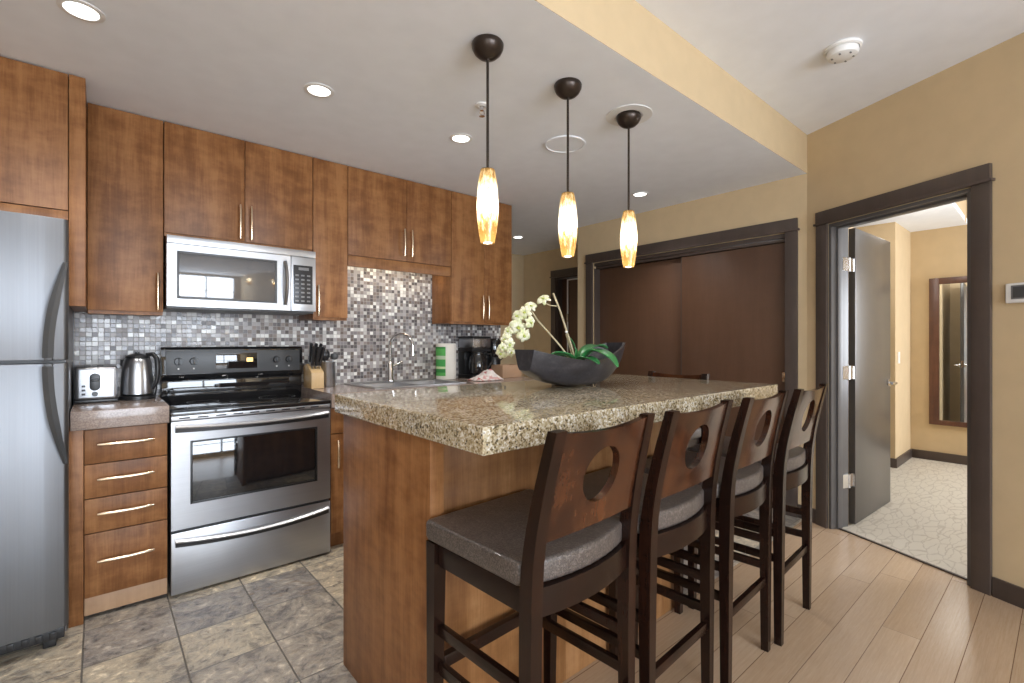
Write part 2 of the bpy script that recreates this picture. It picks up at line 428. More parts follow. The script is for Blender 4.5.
# ------------------------------------------------------------------ the room
P0 = Vector((3.774, 1.209)); U = Vector((-.414, -.910)); Nn = Vector((.910, -.414))
U.normalize(); Nn = Vector((-U.y, U.x))
if Nn.x < 0: Nn = -Nn
def AW(u, n): q = P0+U*u+Nn*n; return (q.x, q.y)          # a point of the slanted wall: along it, into it
ZC, ZH = 2.43, 2.70
BEAMY = 1.21
WY = 3.45                                                   # kitchen wall
struct('floor', B(-1.6, 4.6, 1.222, 5.0, -.06, 0), M['slate'], 'multicoloured slate tile floor of the kitchen and hall', 'floor')
struct('floor_wood', MB().prism([(-1.6, -4.3), (2.46, -4.3), AW(3.1, .06), AW(-.01, .06), (3.78, 1.222), (-1.6, 1.222)], -.06, 0), M['planks'],
       'pale wooden plank floor below the bar stools', 'floor')
struct('floor_carpet', MB().prism([AW(-.02, .06), AW(3.1, .06), (2.7, -3.0), (6.8, -3.0), (6.8, 2.7), (4.5, 2.7), (4.5, 1.2)], -.06, .004), M['carpet'],
       'cream patterned carpet beyond the open door', 'floor')
tag(MB().prism([AW(.165, .052), AW(.965, .052), AW(.965, .068), AW(.165, .068)], .0, .008, .002).build('threshold', M['trim']), 'dark threshold strip between the planks and the carpet', 'threshold', None, 'structure')
struct('ceiling', B(-1.6, 4.6, BEAMY, 5.0, ZC, ZC+.06), M['ceil'], 'lower white ceiling over the kitchen', 'ceiling')
struct('ceiling_high', MB().prism([(-1.6, -4.3), (2.46, -4.3), AW(3.1, .02), AW(-.02, .02), (3.79, BEAMY+.10), (-1.6, BEAMY+.10)], ZH, ZH+.06), M['ceil'], 'higher white ceiling over the living side', 'ceiling')
struct('beam', B(-1.6, 3.778, BEAMY-.002, BEAMY+.10, ZC+.0005, ZH-.0005), M['tan'], 'tan bulkhead face between the two ceilings', 'beam')
struct('wall_kitchen', B(-1.6, 2.83, WY, WY+.15, 0, ZC), M['tan'], 'wall behind the kitchen cabinets', 'wall')
struct('wall_kitchen_end', B(2.73, 2.83, WY+.15, 4.9, 0, ZC), M['tan'], 'side wall of the hall behind the kitchen', 'wall')
struct('wall_hall', B(2.73, 4.6, 4.9, 5.05, 0, ZC), M['tan'], 'end wall of the hall', 'wall')
struct('wall_left', B(-1.75, -1.6, -.85, 5.0, 0, ZH), M['tan'], 'wall beside the refrigerator', 'wall')
struct('wall_left_rear', MB().box(-1.75, -1.6, -4.3, -.85, 0, .28).box(-1.75, -1.6, -4.3, -.85, 2.45, ZH).box(-1.75, -1.6, -4.3, -3.95, .28, 2.45), M['tan'], 'rear stretch of the left wall with an invented wide window opening for light', 'wall')
# closet wall with its opening (y 1.345..3.125, z 0..2.04)
struct('wall_closet', MB().box(3.774, 3.90, 1.2, 1.345, 0, ZC).box(3.774, 3.90, 3.125, 3.341, 0, ZC).box(3.774, 3.90, 1.345, 3.125, 2.035, ZC).box(3.90, 4.60, 3.24, 3.341, 0, ZC),
       M['tan'], 'tan wall round the wide closet doors', 'wall')
# hall wall with the far door opening (y 3.46..4.28)
struct('wall_hall_right', MB().box(4.43, 4.60, 4.285, 4.9, 0, ZC).box(4.43, 4.60, 3.341, 3.46, 0, ZC).box(4.43, 4.60, 3.46, 4.285, 2.07, ZC), M['tan'], 'tan hall wall with the far dark door', 'wall')
struct('wall_closet_back', B(4.46, 4.60, 1.28, 3.24, 0, ZC), M['tan'], 'back wall of the closet', 'wall')
# slanted wall with the bedroom door opening u .165...965
T = .15; HD = 2.035
w = MB()
for (u0, u1, z0, z1) in ((0, .165, 0, ZH), (.965, 3.1, 0, ZH), (.165, .965, HD, ZH)):
    w.prism([AW(u0, 0), AW(u1, 0), AW(u1, T), AW(u0, T)], z0, z1)
struct('wall_right', w, M['tan'], 'slanted tan wall with the open bedroom door', 'wall')
struct('wall_right_rear', MB().prism([AW(3.1, 0), (2.46, -1.7), (2.46, -4.3), (2.60, -4.3), (2.60, -1.6)], 0, ZH), M['tan'], 'tan wall at the right of the living side', 'wall')
# rear wall with tall windows, behind the camera
w = MB(); w.box(-1.6, 2.46, -4.3, -4.15, 0, .30).box(-1.6, 2.46, -4.3, -4.15, 2.48, ZH)
for x0, x1 in ((-1.6, -.90), (2.10, 2.46)): w.box(x0, x1, -4.3, -4.15, .30, 2.48)
struct('wall_rear', w, M['tan'], 'rear wall with tall windows', 'wall')
for i, (x0, x1) in enumerate(((-.90, .60), (.60, 2.10))):
    w = MB()
    for a, b, c, d in ((x0, x0+.04, .30, 2.48), (x1-.04, x1, .30, 2.48), (x0+.04, x1-.04, .30, .34), (x0+.04, x1-.04, 2.44, 2.48), (x0+.04, x1-.04, .98, 1.03)):
        w.box(a, b, -4.10, -4.05, c, d)
    struct('window_%d' % (i+1), w, M['trim'], 'tall window of the living side', 'window')
# bedroom shell
struct('wall_bedroom_far', B(6.65, 6.80, -3.0, 1.30, 0, ZH), M['tan'], 'tan bedroom wall carrying the mirror', 'wall')
struct('wall_bedroom_side', MB().box(5.96, 6.65, 1.13, 1.25, 0, ZH).box(5.96, 6.1, 1.25, 2.7, 0, ZH), M['tan'], 'tan bedroom wall corner beside the open door', 'wall')
struct('wall_bedroom_nook', B(4.46, 6.1, 2.7, 2.82, 0, ZH), M['tan'], 'back wall of the bedroom nook', 'wall')
struct('wall_bedroom_near', B(3.93, 4.60, 1.14, 1.27, 0, ZH), M['tan'], 'bedroom wall behind the door', 'wall')
struct('wall_bedroom_rear', B(2.6, 6.8, -3.15, -3.0, 0, ZH), M['tan'], 'rear wall of the bedroom', 'wall')
struct('ceiling_bedroom', MB().prism([AW(.58, .10), (6.65, .68), (6.65, 2.7), (4.61, 2.7), (4.61, 1.21), (3.95, 1.21), AW(.06, .10)], ZC+.0002, ZC+.05), M['ceil'], 'lower bedroom ceiling', 'ceiling')
struct('ceiling_bedroom_high', MB().prism([AW(.6, .10), AW(3.1, .10), (2.7, -3.0), (6.65, -3.0), (6.65, .76), (3.75, .76)], ZH, ZH+.05), M['ceil'], 'higher bedroom ceiling', 'ceiling')
struct('beam_bedroom', B(3.62, 6.52, .677, .76, ZC+.0005, ZH-.0005), M['tan'], 'tan bulkhead in the bedroom', 'beam')

# baseboards
def base(name, pts, label, h=.095, th=.014, mat='trim'):
    struct(name, MB().prism(pts, 0.0, h, .002), M[mat], label, 'baseboard')
base('baseboard_right', [AW(1.056, -.014), AW(3.1, -.014), AW(3.1, -.0005), AW(1.056, -.0005)], 'dark baseboard right of the bedroom door')
base('baseboard_corner', [AW(.012, -.014), AW(.083, -.014), AW(.083, -.0005), AW(.004, -.0005)], 'short dark baseboard left of the bedroom door')
base('baseboard_closet', [(3.76, 1.20), (3.7735, 1.20), (3.7735, 1.262), (3.76, 1.262)], 'short dark baseboard right of the closet')
base('baseboard_hall', [(3.76, 3.222), (3.7735, 3.222), (3.7735, 3.341), (3.76, 3.341)], 'short dark baseboard left of the closet')
base('baseboard_bedroom', [(6.634, -2.9), (6.6495, -2.9), (6.6495, 1.129), (6.634, 1.129)], 'dark baseboard below the bedroom mirror')
base('baseboard_bedroom_side', [(5.945, 1.115), (6.634, 1.115), (6.634, 1.1295), (5.959, 1.1295), (5.959, 2.69), (5.945, 2.69)], 'dark baseboard on the bedroom corner')

# casings: head board with a bead, on two legs
def frame_sec(fp, u0, u1, ztop, wdt, head, name, label):
    """fp(u, n) gives the ground point of a wall frame"""
    w = MB()
    def pr(a, b, n0, n1, z0, z1, bev=.002): w.prism([fp(a, n0), fp(b, n0), fp(b, n1), fp(a, n1)], z0, z1, bev)
    pr(u0, u0+wdt, -.020, -.0005, .0, ztop-head)
    pr(u1-wdt, u1, -.020, -.0005, .0, ztop-head)
    pr(u0-.012, u1+.012, -.030, -.0005, ztop-head, ztop-head+.014)          # bead
    pr(u0, u1, -.024, -.0005, ztop-head+.014, ztop)
    return struct(name, w, M['trim'], label, 'door casing')
frame_sec(AW, .085, 1.052, 2.128, .080, .090, 'trim_1', 'dark brown casing round the open bedroom door')
CL = lambda u, n: (3.774+n, u)
frame_sec(CL, 1.265, 3.216, 2.128, .082, .090, 'trim_2', 'wide dark brown casing round the closet')
HL = lambda u, n: (4.43+n, u)
frame_sec(HL, 3.38, 4.362, 2.155, .082, .090, 'trim_3', 'dark casing round the far hall door')

# ------------------------------------------------------------------ door_1: bedroom door, open
d1 = struct_root('door_1', 'dark charcoal bedroom door standing open on three hinges', 'door', (*AW(.18, T), 0))
w = MB()
for (u0, u1, z0, z1) in ((.165, .185, 0, HD-.02), (.945, .965, 0, HD-.02), (.165, .965, HD-.02, HD)):
    w.prism([AW(u0, .001), AW(u1, .001), AW(u1, T-.001), AW(u0, T-.001)], z0, z1, .001)
for (u0, u1, z0, z1) in ((.185, .197, 0, HD-.032), (.933, .945, 0, HD-.032), (.185, .945, HD-.032, HD-.02)):
    w.prism([AW(u0, .045), AW(u1, .045), AW(u1, .085), AW(u0, .085)], z0, z1, .001)
w.build('jamb', M['jamb'], d1)
DA = Vector((3.885, .952)); DD = Vector((.76, -.040)).normalized(); DN = Vector((-DD.y, DD.x))
def DP(a, b): q = DA+DD*a+DN*b; return (q.x, q.y)
slab = MB().prism([DP(0, 0), DP(.765, 0), DP(.765, .040), DP(0, .040)], .012, 2.02, .002).build('door_slab', M['door'], d1)
for z in (.31, 1.04, 1.77):
    w = MB()
    w.prism([DP(-.002, .003), DP(-.002, .037), DP(-.005, .037), DP(-.005, .003)], z-.045, z+.045)
    j0 = AW(.186, T-.052); j1 = AW(.186, T-.002); j2 = AW(.189, T-.002); j3 = AW(.189, T-.052)
    w.prism([j0, j1, j2, j3], z-.045, z+.045)
    k = Vector(AW(.188, T+.004)); e = Vector(DP(-.004, .020))
    w.prism([(k.x, k.y), (e.x, e.y), (e.x+.003, e.y+.003), (k.x+.003, k.y+.003)], z-.045, z+.045)
    w.cyl((k.x, k.y, z-.047), (k.x, k.y, z+.047), .006, seg=12)
    w.build('hinge', M['chrome'], d1)
w = MB(); zl = .935
c = Vector(DP(.70, 0)); e = Vector(DP(.70, -.052)); f = Vector(DP(.585, -.052))
w.cyl((*DP(.70, -.010), zl), (*DP(.70, .0), zl), .027).cyl((*DP(.70, -.052), zl), (*DP(.70, -.008), zl), .009)
w.tube([(*DP(.705, -.050), zl), (*DP(.67, -.055), zl), (*DP(.60, -.052), zl)], [.010, .009, .007])
w.cyl((*DP(.70, .040), zl), (*DP(.70, .050), zl), .027).cyl((*DP(.70, .045), zl), (*DP(.70, .092), zl), .009)
w.tube([(*DP(.705, .090), zl), (*DP(.67, .095), zl), (*DP(.60, .092), zl)], [.010, .009, .007])
w.build('lever_handle', M['chrome'], d1)
MB().prism([DP(.766, .010), DP(.766, .030), DP(.765, .030), DP(.765, .010)], .91, 1.0).build('latch_plate', M['chrome'], d1)

# ------------------------------------------------------------------ door_2: far hall door, door_3/4: sliding closet doors
d2 = struct_root('door_2', 'dark brown hall door seen beyond the end of the closet', 'door', (4.50, 4.28, 0))
MB().box(4.431, 4.599, 4.262, 4.284, 0, 2.07).box(4.431, 4.599, 3.461, 3.483, 0, 2.07).box(4.431, 4.599, 3.483, 4.262, 2.048, 2.069).build('jamb', M['trim'], d2)
B(4.505, 4.512, 4.150, 4.168, 0.0, 2.038).box(4.505, 4.512, 3.485, 4.150, 2.022, 2.038).build('gap_light_strip', M['white'], d2)  # white strip stands in for light showing in the door gap
B(4.515, 4.555, 3.485, 4.26, .01, 2.045, .002).build('door_slab', M['closet'], d2)
B(4.498, 4.506, 4.148, 4.170, 1.50, 1.60, .001).build('hinge', M['chrome'], d2)
d3 = struct_root('door_3', 'left sliding closet door, plain dark brown', 'door', (3.86, 2.65, 0))
B(3.852, 3.884, 2.12, 3.111, .012, 1.975, .002).build('door_slab', M['closet'], d3)
d4 = struct_root('door_4', 'right sliding closet door, plain dark brown, in front', 'door', (3.82, 1.75, 0))
B(3.812, 3.844, 1.350, 2.19, .012, 1.975, .002).build('door_slab', M['closet'], d4)
B(3.811, 3.846, 2.190, 2.196, .012, 1.975).build('edge_strip', M['trim'], d4)
MB().box(3.798, 3.811, 1.352, 1.382, .955, 1.025, .003).box(3.794, 3.799, 1.358, 1.376, .968, 1.012, .002).build('door_pull', M['nickel'], d4)
struct('trim_4', MB().box(3.80, 3.885, 1.346, 3.124, 1.98, 2.034, .002).box(3.776, 3.80, 1.346, 3.124, 2.005, 2.034, .002).box(3.776, 3.899, 3.112, 3.1245, 0, 1.979).box(3.776, 3.899, 1.3455, 1.349, 0, 1.979),
       M['trim'], 'sliding track and jamb inside the closet opening', 'trim')

# ------------------------------------------------------------------ backsplash
struct('wall_backsplash', MB().box(-.095, 2.82, WY-.010, WY-.0005, .94, 1.84), M['mosaic'], 'small square mosaic tile backsplash', 'backsplash')
struct('trim_5', B(-.135, -.096, WY-.014, WY-.0005, .90, 1.42, .001), M['midgrey'], 'grey edge strip of the backsplash by the refrigerator', 'trim')

# ------------------------------------------------------------------ cabinets
def pull_v(x, y, zc, L, parent):
    """upright arched bar pull standing off a door front at plane y"""
    h = L/2; w = MB()
    pts = [(x, y-.026-.007*math.cos(PI*t/2), zc+h*t) for t in [-1+i/6 for i in range(13)]]
    w.tube(pts, [.0055]+[.0070]*11+[.0055], 10)
    for s in (-1, 1): w.cyl((x, y+.0005, zc+s*(h-.012)), (x, y-.029, zc+s*(h-.012)), .0045, seg=10)
    return w.build('pull_handle', M['nickel'], parent)
def pull_h(xc, y, z, L, parent):
    h = L/2; w = MB()
    pts = [(xc+h*t, y-.026-.008*math.cos(PI*t/2), z) for t in [-1+i/6 for i in range(13)]]
    w.tube(pts, [.0060]+[.0080]*11+[.0060], 10)
    for s in (-1, 1): w.cyl((xc+s*(h-.014), y+.0005, z), (xc+s*(h-.014), y-.029, z), .005, seg=10)
    return w.build('pull_handle', M['nickel'], parent)
GW = 'wall cabinets above the counter'
YF = 3.15
def wall_cabinet(label, x0, x1, z0, z1, doors, valance=None, name='wall_cabinet'):
    """doors: list of (x0, x1, handle x, handle z or None)"""
    t = thing(name, label, 'cabinet', ((x0+x1)/2, YF+.15, z0), 0, GW)
    zb = z0
    w = MB().box(x0+.001, x1-.001, YF+.021, WY-.011, zb, z1, .001)
    if valance is None: w.box(x0+.003, x1-.003, YF+.012, YF+.03, zb-.006, zb+.02)
    w.build('body', M['cab'], t)
    if valance: B(x0+.002, x1-.002, YF+.004, YF+.024, valance, z0-.003, .0015).build('valance', M['cab'], t)
    for (a, b, hx, hz) in doors:
        d = B(a+.0015, b-.0015, YF, YF+.020, z0+(.0 if valance else .012), z1, .0018).build('door', M['cab'], t)
        if hx is not None: pull_v(hx, YF, hz+.012, .195, d)
    return t
wall_cabinet('tall single-door wall cabinet left of the microwave, above toaster and kettle', -.041, .264, 1.395, 2.424, [(-.041, .264, .238, 1.50)])
wall_cabinet('short two-door wall cabinet directly above the microwave', .2655, 1.0365, 1.822, 2.424, [(.2655, .651, .622, 1.93), (.651, 1.0365, .680, 1.93)])
wall_cabinet('narrow single-door wall cabinet right of the microwave', 1.038, 1.264, 1.395, 2.424, [(1.038, 1.264, 1.065, 1.50)])
wall_cabinet('short two-door wall cabinet with valance above the sink', 1.2655, 2.086, 1.832, 2.424, [(1.2655, 1.702, 1.672, 1.95), (1.702, 2.086, 1.732, 1.95)], valance=1.757)
wall_cabinet('two-door wall cabinet at the right end above the coffee maker', 2.0875, 2.71, 1.395, 2.424, [(2.0875, 2.408, 2.380, 1.515), (2.408, 2.709, 2.437, 1.515)])
# cabinet over the refrigerator with its deep end stile
t = thing('fridge_cabinet', 'deep wooden cabinet above the refrigerator reaching the ceiling', 'cabinet', (-.5, 3.1, 1.78), 0, GW)
B(-.92, -.099, 2.895, WY-.002, 1.778, 2.424, .001).build('body', M['cab'], t)
B(-.097, -.0425, 2.868, 3.14, 1.407, 2.424, .0015).box(-.097, -.0425, 3.14, WY-.011, 1.407, 2.424).build('end_panel', M['cab'], t)
B(-.92, -.099, 2.873, 2.895, 1.778, 1.822, .0015).build('rail', M['cab'], t)
for a, b, hx in ((-.92, -.505, -.535), (-.505, -.099, -.475)):
    d = B(a+.0015, b-.0015, 2.872, 2.894, 1.826, 2.424, .0018).build('door', M['cab'], t)
    pull_v(hx, 2.872, 1.93, .165, d)
# drawer base left of the range
t = thing('drawer_cabinet', 'narrow wooden base cabinet with four drawers between refrigerator and range', 'cabinet', (.08, 3.15, 0))
B(-.047, .256, 2.892, WY-.002, .10, .858).build('body', M['cab'], t)
B(-.098, -.049, 2.848, WY-.002, 0, .858, .0015).build('end_panel', M['cab'], t)
B(-.047, .256, 2.882, 2.90, .018, .098, .001).build('toe_kick', M['cab_in'], t)
for z0, z1, hz in ((.700, .853, .787), (.545, .696, .630), (.388, .541, .475), (.100, .384, .262)):
    d = B(-.0465, .2555, 2.870, 2.891, z0, z1, .0018).build('drawer', M['cab'], t)
    pull_h(.100, 2.870, hz, .205, d)
tag(B(-.0918, .2605, 2.836, WY-.011, .859, .942, .003).build('countertop', M['counter']), 'short brown quartz countertop under toaster and kettle', 'countertop')
# sink base
t = thing('sink_cabinet', 'long wooden base cabinet under the sink, behind the island', 'cabinet', (1.93, 3.15, 0))
B(1.047, 2.82, 2.892, WY-.002, .10, .73).box(1.047, 1.29, 2.892, WY-.002, .73, .858).box(2.28, 2.82, 2.892, WY-.002, .73, .858).box(1.06, 2.80, 2.94, 2.96, .0, .10).build('body', M['cab'], t)
for a, b in ((1.047, 1.345), (2.27, 2.545), (2.545, 2.82)):
    d = B(a+.0015, b-.0015, 2.870, 2.891, .700, .853, .0018).build('drawer', M['cab'], t); pull_h((a+b)/2, 2.870, .787, .16, d)
for a, b, hx in ((1.047, 1.345, 1.085), (1.345, 1.80, 1.77), (1.80, 2.27, 1.83), (2.27, 2.545, 2.51), (2.545, 2.82, 2.58)):
    d = B(a+.0015, b-.0015, 2.870, 2.891, .105, .696, .0018).build('door', M['cab'], t); pull_v(hx, 2.870, .58, .165, d)
SX0, SX1, SY0, SY1 = 1.36, 2.055, 2.93, 3.335
tag(MB().box(1.042, SX0+.012, 2.838, WY-.011, .859, .942).box(SX1-.012, 2.82, 2.838, WY-.011, .859, .942).box(SX0+.012, SX1-.012, 2.838, SY0+.012, .859, .942)
    .box(SX0+.012, SX1-.012, SY1-.012, WY-.011, .859, .942).build('countertop', M['counter']), 'long brown quartz countertop around the sink behind the island', 'countertop')
# sink
t = thing('kitchen_sink', 'stainless steel double bowl sink set into the back counter', 'sink', (1.78, 3.13, .942))
w = MB()
xm = 1.70
for x0, x1, y0, y1 in ((SX0-.012, SX1+.012, SY0-.012, SY0+.025), (SX0-.012, SX1+.012, SY1-.025, SY1+.095), (SX0-.012, SX0+.025, SY0+.025, SY1-.025), (SX1-.025, SX1+.012, SY0+.025, SY1-.025), (xm-.018, xm+.018, SY0+.025, SY1-.025)):
    w.box(x0, x1, y0, y1, .9425, .949, .002)
w.build('rim', M['steelx'], t)
for x0, x1 in ((SX0+.025, xm-.018), (xm+.018, SX1-.025)):
    y0, y1 = SY0+.025, SY1-.025
    rows = []
    for ins, z in ((0, .945), (.006, .93), (.012, .80), (.045, .775)):
        rows.append([(x0+ins, y0+ins, z), (x1-ins, y0+ins, z), (x1-ins, y1-ins, z), (x0+ins, y1-ins, z)])
    w = MB(); vs = w.grid(rows, cv=True); w.cap(vs[-1]); w.build('basin', M['steelx'], t)
# faucet
t = thing('faucet', 'tall chrome gooseneck faucet behind the sink', 'faucet', (1.682, 3.375, .949))
fx, fy = 1.682, 3.375
MB().lathe([(.030, .0005), (.030, .012), (.024, .020), (.024, .13), (.018, .145), (.013, .15)], (fx, fy, .949)).build('base', M['chrome'], t)
pts = [(fx, fy, 1.08), (fx, fy, 1.22)]
ddx, ddy = .088, -.185
for k in range(1, 11):
    a = PI*k/10; q = (1-math.cos(a))/2
    pts.append((fx+ddx*q, fy+ddy*q, 1.22+.088*math.sin(a)))
pts.append((fx+ddx, fy+ddy, 1.19))
MB().tube(pts, .0115, 14).build('spout', M['chrome'], t)
MB().cyl((fx+ddx, fy+ddy, 1.195), (fx+ddx, fy+ddy, 1.145), .014, .016).build('spray_head', M['chrome'], t)
MB().tube([(fx+.02, fy, 1.06), (fx+.055, fy, 1.075), (fx+.10, fy-.01, 1.10)], [.009, .008, .006], 10).build('lever', M['chrome'], t)

# ------------------------------------------------------------------ refrigerator
t = thing('refrigerator', 'stainless top-freezer refrigerator with curved dark handles at the left edge', 'refrigerator', (-.48, 3.05, 0))
B(-.855, -.100, 2.745, WY-.03, .035, 1.742, .006).build('body', M['midgrey'], t)
def fdoor(z0, z1):
    poly = [(-.862, 2.742), (-.862, 2.70)]
    for k in range(13):
        s = k/12; x = -.850+.748*s
        poly.append((x, 2.688-.022*(1-(2*s-1)**4)))
    poly += [(-.0925, 2.70), (-.0925, 2.742)]
    return MB().prism(poly, z0, z1, .006)
fz = fdoor(1.174, 1.752).build('freezer_door', M['steel_fridge'], t)
fr = fdoor(.082, 1.162).build('fridge_door', M['steel_fridge'], t)
def fh(zs, xs, par):
    w = MB(); n = 14; rows = []
    for k in range(n+1):
        s = k/n; z = zs[0]+(zs[1]-zs[0])*s
        q = math.sin(s*PI/2)                          # the arc bows away from the door edge towards the split
        x = xs[0]+(xs[1]-xs[0])*q
        out = 2.675-.052*math.sin(min(1, s*1.6)*PI/2)
        hw = .008+.0085*min(1, s*2.2)
        rows.append([(x-hw, out, z), (x, out-.007, z), (x+hw, out, z), (x+hw*.8, out+.012, z), (x-hw*.8, out+.012, z)])
    vs = w.grid(rows, cv=True); w.cap(vs[0]); w.cap(vs[-1], True)
    w.box(xs[1]-.012, xs[1]+.012, out+.004, 2.690, min(zs[1], zs[1])-.012, zs[1]+.012, .003)
    return w.build('handle', M['darkgrey'], par)
fh((1.572, 1.185), (-.100, -.150), fz)
fh((.752, 1.152), (-.100, -.150), fr)
w = MB().box(-.85, -.105, 2.70, 2.75, .035, .078, .003)
for k in range(18): w.box(-.83+k*.04, -.81+k*.04, 2.692, 2.705, .042, .070, .002)
w.build('kick_grille', M['black'], t)
for x in (-.80, -.15):
    B(x-.02, x+.02, 2.72, 2.78, 0, .036, .004).build('foot', M['black'], t); B(x-.02, x+.02, 3.30, 3.36, 0, .036, .004).build('foot', M['black'], t)

# ------------------------------------------------------------------ range
t = thing('range', 'stainless electric range with black glass cooktop and oven window', 'range', (.65, 3.15, 0))
B(.2685, 1.0365, 2.874, WY-.02, .03, .884, .002).build('body', M['darkgrey'], t)
B(.266, 1.039, 2.838, 3.385, .884, .906, .004).build('cooktop', M['blackglass'], t)
w = MB()
for k in range(4):
    x, y, r = ((.455, 3.00, .10), (.85, 3.00, .085), (.455, 3.24, .075), (.85, 3.24, .10))[k]
    w = MB(); w.lathe([(r, .9064), (r+.003, .9064)], (x, y, 0), 40, False, False); w.build('burner_ring', M['midgrey'], t)
w = MB().box(.268, 1.037, 2.845, 2.874, .862, .884, .003)
w.build('vent_trim', M['steelx'], t)
for k in range(9):
    B(.30+k*.078, .345+k*.078, 2.8435, 2.846, .870, .877, .0005).build('vent_slot', M['black'], t)
dr = MB()
WX0, WX1, WZ0, WZ1 = .352, .956, .450, .752
for x0, x1, z0, z1 in ((.2685, WX0, .328, .858), (WX1, 1.0365, .328, .858), (WX0, WX1, .328, WZ0), (WX0, WX1, WZ1, .858)): dr.box(x0, x1, 2.845, 2.873, z0, z1)
dr = dr.build('oven_door', M['steelx'], t)
B(WX0-.004, WX1+.004, 2.848, 2.862, WZ0-.004, WZ1+.004, .001).build('window', M['glass_dark'], dr)
w = MB()
for x0, x1, z0, z1 in ((WX0-.006, WX0+.004, WZ0-.006, WZ1+.006), (WX1-.004, WX1+.006, WZ0-.006, WZ1+.006), (WX0+.004, WX1-.004, WZ0-.006, WZ0+.004), (WX0+.004, WX1-.004, WZ1-.004, WZ1+.006)): w.box(x0, x1, 2.8425, 2.848, z0, z1, .001)
w.build('window_gasket', M['black'], dr)
def bow_handle(z, dz, out, par, name='handle'):
    """full width bar bowed outwards and downwards at its middle, steel above and black below"""
    n = 20; rows = []; rows2 = []
    for k in range(n+1):
        s = -1+2*k/n; x = .652+.368*s; q = 1-s*s
        y = 2.836-out*q; zz = z-dz*q
        hh = .016-.004*q
        rows.append([(x, 2.8445, zz+hh*.9), (x, y-.004, zz+hh), (x, y-.014, zz+hh*.35), (x, y-.012, zz-.001), (x, 2.8445, zz-.001)])
        rows2.append([(x, 2.8445, zz-.001), (x, y-.013, zz-.001), (x, y-.012, zz-hh*1.3), (x, y+.004, zz-hh*1.5), (x, 2.8445, zz-hh*1.5)])
    w = MB(); vs = w.grid(rows, cv=True); w.cap(vs[0]); w.cap(vs[-1], True); h = w.build(name, M['steelx'], par)
    w = MB(); vs = w.grid(rows2, cv=True); w.cap(vs[0]); w.cap(vs[-1], True); w.build('grip', M['black'], h)
bow_handle(.828, .010, .026, dr)
wd_ = B(.2685, 1.0365, 2.845, 2.873, .014, .314, .003).build('storage_drawer', M['steelx'], t)
bow_handle(.272, .022, .022, wd_)
for x in (.32, .98):
    B(x-.02, x+.02, 2.90, 2.94, 0, .03, .003).build('foot', M['black'], t); B(x-.02, x+.02, 3.33, 3.37, 0, .03, .003).build('foot', M['black'], t)
# back guard
MB().prism([(3.385, .885), (3.375, .935), (3.372, 1.025), (3.358, 1.040), (3.350, 1.060), (3.362, 1.205), (3.375, 1.218), (3.43, 1.218), (3.43, .885)], .268, 1.038, .004, axes='yzx').build('backguard', M['blackglass'], t)
cp = B(.290, 1.016, 3.345, 3.36, 1.062, 1.196, .004).build('control_panel', M['darkgrey'], t)
B(.535, .760, 3.3425, 3.348, 1.085, 1.180, .002).build('display', M['blackglass'], cp)
B(.700, .735, 3.3415, 3.343, 1.125, 1.150).build('clock', M['display'], cp)
for kx in (.350, .424, .874, .948):
    w = MB(); w.cyl((kx, 3.345, 1.135), (kx, 3.325, 1.135), .022, .019, 20); w.box(kx-.004, kx+.004, 3.316, 3.326, 1.117, 1.153, .002)
    w.build('knob', M['black'], cp)
    B(kx-.004, kx+.004, 3.3435, 3.346, 1.088, 1.096).build('indicator', M['white'], cp)
B(.272, 1.034, 3.368, 3.374, .950, 1.018, .002).build('splash_strip', M['blackglass'], t)

# ------------------------------------------------------------------ microwave
t = thing('microwave', 'stainless over-range microwave mounted above the range', 'microwave', (.65, 3.25, 1.425))
B(.272, 1.026, 3.092, WY-.012, 1.440, 1.806, .003).build('body', M['steel'], t)
B(.272, 1.026, 3.10, WY-.012, 1.425, 1.440, .002).box(.40, .80, 3.085, 3.15, 1.424, 1.440, .002).build('bottom_vent', M['darkgrey'], t)
B(.271, 1.027, 3.068, 3.091, 1.768, 1.808, .003).build('top_strip', M['steelx'], t)
dm = MB(); mx0, mx1, mz0, mz1 = .318, .800, 1.480, 1.725
for x0, x1, z0, z1 in ((.271, mx0, 1.436, 1.765), (mx1, .880, 1.436, 1.765), (mx0, mx1, 1.436, mz0), (mx0, mx1, mz1, 1.765)): dm.box(x0, x1, 3.068, 3.091, z0, z1)
dm = dm.build('door', M['steelx'], t)
B(mx0-.002, mx1+.002, 3.0705, 3.085, mz0-.002, mz1+.002, .001).build('window', M['mwglass'], dm)
w = MB()
for x0, x1, z0, z1 in ((mx0-.004, mx0+.006, mz0-.004, mz1+.004), (mx1-.006, mx1+.004, mz0-.004, mz1+.004), (mx0+.006, mx1-.006, mz0-.004, mz0+.006), (mx0+.006, mx1-.006, mz1-.006, mz1+.004)): w.box(x0, x1, 3.066, 3.0705, z0, z1, .0008)
w.build('window_frame', M['darkgrey'], dm)
pts = [(.848, 3.066-.034*math.sin(PI*k/12), 1.475+.250*k/12) for k in range(13)]
MB().tube(pts, 1, sec=[(.011*math.cos(a*PI/6), .018*math.sin(a*PI/6)) if True else 0 for a in range(12)]).build('handle', M['steel'], dm)
pn = B(.884, 1.027, 3.068, 3.091, 1.436, 1.765, .002).build('control_panel', M['steelx'], t)
kp = B(.895, 1.008, 3.0665, 3.069, 1.478, 1.715, .001).build('keypad', M['black'], pn)
B(.925, .985, 3.0655, 3.067, 1.685, 1.702).build('readout', M['midgrey'], pn)
for i in range(7):
    for j in range(3):
        B(.906+j*.034, .926+j*.034, 3.0652, 3.067, 1.492+i*.026, 1.502+i*.026, .001).build('button', M['midgrey'], pn)

